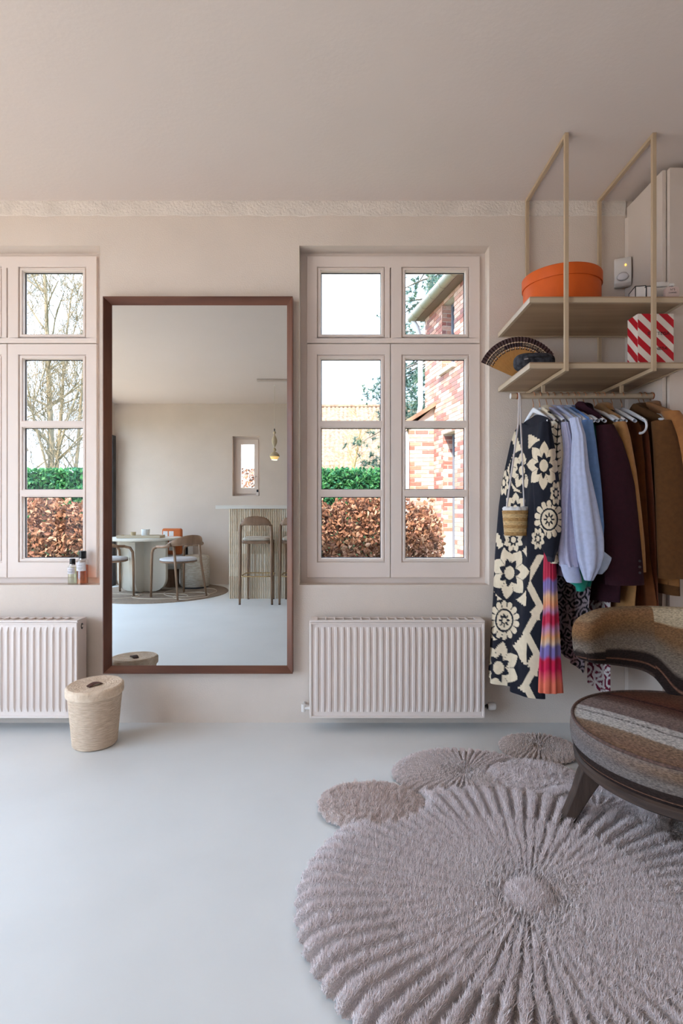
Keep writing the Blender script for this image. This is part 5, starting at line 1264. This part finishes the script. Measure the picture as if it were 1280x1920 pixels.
# trees
m_tw = M('pale_bark', (136, 122, 98), .9, var=.3, vs_=5)
def bare_tree(x, y, h, r0, seed, label, depth=7, mat=m_tw):
    r = random.Random(seed); t = thing('bare_tree', label, 'tree', (x, y, -.16), group='bare winter trees in the garden'); trunk = MB(); br = MB()
    def grow(p, d, L, rad, k, mbx):
        n = 4; pts = [p]; q = Vector(p); dd = Vector(d)
        for i in range(n):
            dd = (dd + Vector((r.gauss(0, .09), r.gauss(0, .09), r.gauss(.02, .05)))).normalized(); q = q + dd * L / n; pts.append(q.copy())
        mbx.tube(pts, [max(.0048, rad * (1 - .55 * i / n)) for i in range(n + 1)], 5 if rad > .02 else 3, caps=False)
        if k == 0: return
        nb_ = 3 if k > 3 else 4
        for i in range(nb_):
            f = r.uniform(.35, 1); b = pts[min(n, max(1, int(f * n)))]; ax = dd.orthogonal().normalized(); ax.rotate(Matrix.Rotation(r.uniform(0, 6.28), 3, dd))
            nd = (dd + ax * r.uniform(.5, 1.0) + Vector((0, 0, .12))).normalized(); grow(b, nd, L * r.uniform(.58, .8), rad * .5, k - 1, br)
    pts = [Vector((0, 0, 0))]; q = Vector((0, 0, 0)); d = Vector((0, 0, 1)); n = 9
    for i in range(n): d = (d + Vector((r.gauss(0, .04), r.gauss(0, .04), 0))).normalized(); q = q + d * h / n; pts.append(q.copy())
    trunk.tube(pts, [r0 * (1 - .8 * i / n) for i in range(n + 1)], 8, caps=False)
    for i in range(2, n + 1):
        for _ in range(2):
            ax = Vector((r.gauss(0, 1), r.gauss(0, 1), .5)).normalized(); grow(pts[i], (ax + Vector((0, 0, .35))).normalized(), h * .26 * (1.25 - i / n * .7), r0 * .34 * (1.2 - i / n * .7), depth - 3, br)
    trunk.build('trunk', mat, t, smooth=True); br.build('branches', mat, t, kind='stuff')
for (px_, d, h, r0, sd, lb) in ((84, 15.5, 9.5, .12, 1, 'tall bare tree with spreading pale twigs behind the green hedge'), (104, 19, 9, .10, 4, 'slimmer bare tree beyond the tall one'), (136, 17, 7.5, .085, 9, 'short bare tree with the thinnest trunk behind the green hedge'), (10, 18, 9, .11, 12, 'bare tree beyond the window mullion')):
    bare_tree(PX(px_, d), d - D, h, r0, sd, lb)
bare_tree(PX(655, 22), 22 - D, 4.6, .06, 15, 'low bare shrub tree before the tiled house', depth=5, mat=M('yellow_twig', (140, 122, 80), .9))
# conifer
dP = 17.0; xp, yp = PX(808, dP), dP - D
t = thing('pine_tree', 'tall blue-green pine beside the brick wing', 'tree', (xp, yp, -.16))
mb = MB(); mb.tube([(0, 0, 0), (.05, 0, 4), (0, 0, 8), (-.05, 0, 11.5)], [.2, .17, .12, .03], 10); mb.build('trunk', M('pine_bark', (128, 116, 104), .9, var=.3, vs_=6), t, smooth=True)
rr_ = np.random.default_rng(31); br = MB(); nv_, nf_, nc_ = [], [], []
NC = [lin(c_) for c_ in ((96, 122, 114), (78, 104, 94), (122, 142, 130), (92, 116, 90))]; cnt = 0
for i in range(105):
    z = rr_.uniform(1.9, 11); a = rr_.uniform(0, 2 * PI); L_ = (2.9 - .13 * z) * rr_.uniform(.65, 1.05); droop = rr_.uniform(-.25, .18)
    pts = [Vector((math.cos(a) * L_ * f, math.sin(a) * L_ * f, z + droop * L_ * f - .25 * L_ * f * f + .1)) for f in np.linspace(0, 1, 6)]
    br.tube(pts, [.035 * (1 - .8 * f) for f in np.linspace(0, 1, 6)], 4, caps=False)
    for _ in range(int(34 * L_ / 2)):
        f = rr_.uniform(.30, 1.05); k = min(4, int(f * 5)); p = pts[k].lerp(pts[k + 1], min(1, f * 5 - k)) + Vector(rr_.normal(0, .13, 3))
        cbase = np.array(NC[rr_.integers(0, 4)])
        for _ in range(16):
            d_ = rr_.normal(0, 1, 3); d_[2] += .35; d_ /= np.linalg.norm(d_); s_ = np.cross(d_, rr_.normal(0, 1, 3)); s_ /= np.linalg.norm(s_)
            p0 = np.array(p); nv_ += [p0 - s_ * .012, p0 + s_ * .012, p0 + d_ * .17]; nc_ += [cbase * .8, cbase * .8, cbase]; nf_.append((cnt, cnt + 1, cnt + 2)); cnt += 3
br.build('branches', M('pine_bark', (128, 116, 104)), t)
mb = MB(); mb.add(np.array(nv_), nf_, np.array(nc_)); mb.build('needles', m_leaf('pine_needle'), t, kind='stuff')
# shrub and low roof beyond the small far window
t = thing('yard_shrub', 'sunlit brown shrub beyond the small far window', 'shrub', (-1.7, BY - 2.2, -.16))
V, Fc, Cc = leaf_mesh(3500, (-2.6, -.9, BY - 2.5, BY - 1.9, .2, 1.92), .07, BC, 41); mb = MB(); mb.add(V, Fc, Cc); part(mb, 'foliage', m_leaf('beech_leaf'), t, kind='stuff')
t = thing('garden_shed', 'pale low outbuilding beyond the small far window', 'shed', (-2.2, BY - 6, -.16))
mb = MB(); mb.box(-4.5, -1.6, BY - 7, BY - 5, -.16, 2.55); part(mb, 'wall', M('house_render', (216, 200, 184), .9), t)
mb = MB(); mb.prism([(-4.7, 2.5), (-1.35, 3.35), (-1.35, 3.5), (-4.7, 2.65)], BY - 7.2, BY - 4.8); part(mb, 'roof', M('shed_roof', (150, 146, 146), .6), t)

# nothing in the scene may be left untagged at the top level
for o in list(bpy.data.objects):
    if o.parent is None and o.type in ('MESH', 'EMPTY') and 'label' not in o.keys() and 'kind' not in o.keys(): print('UNTAGGED', o.name)
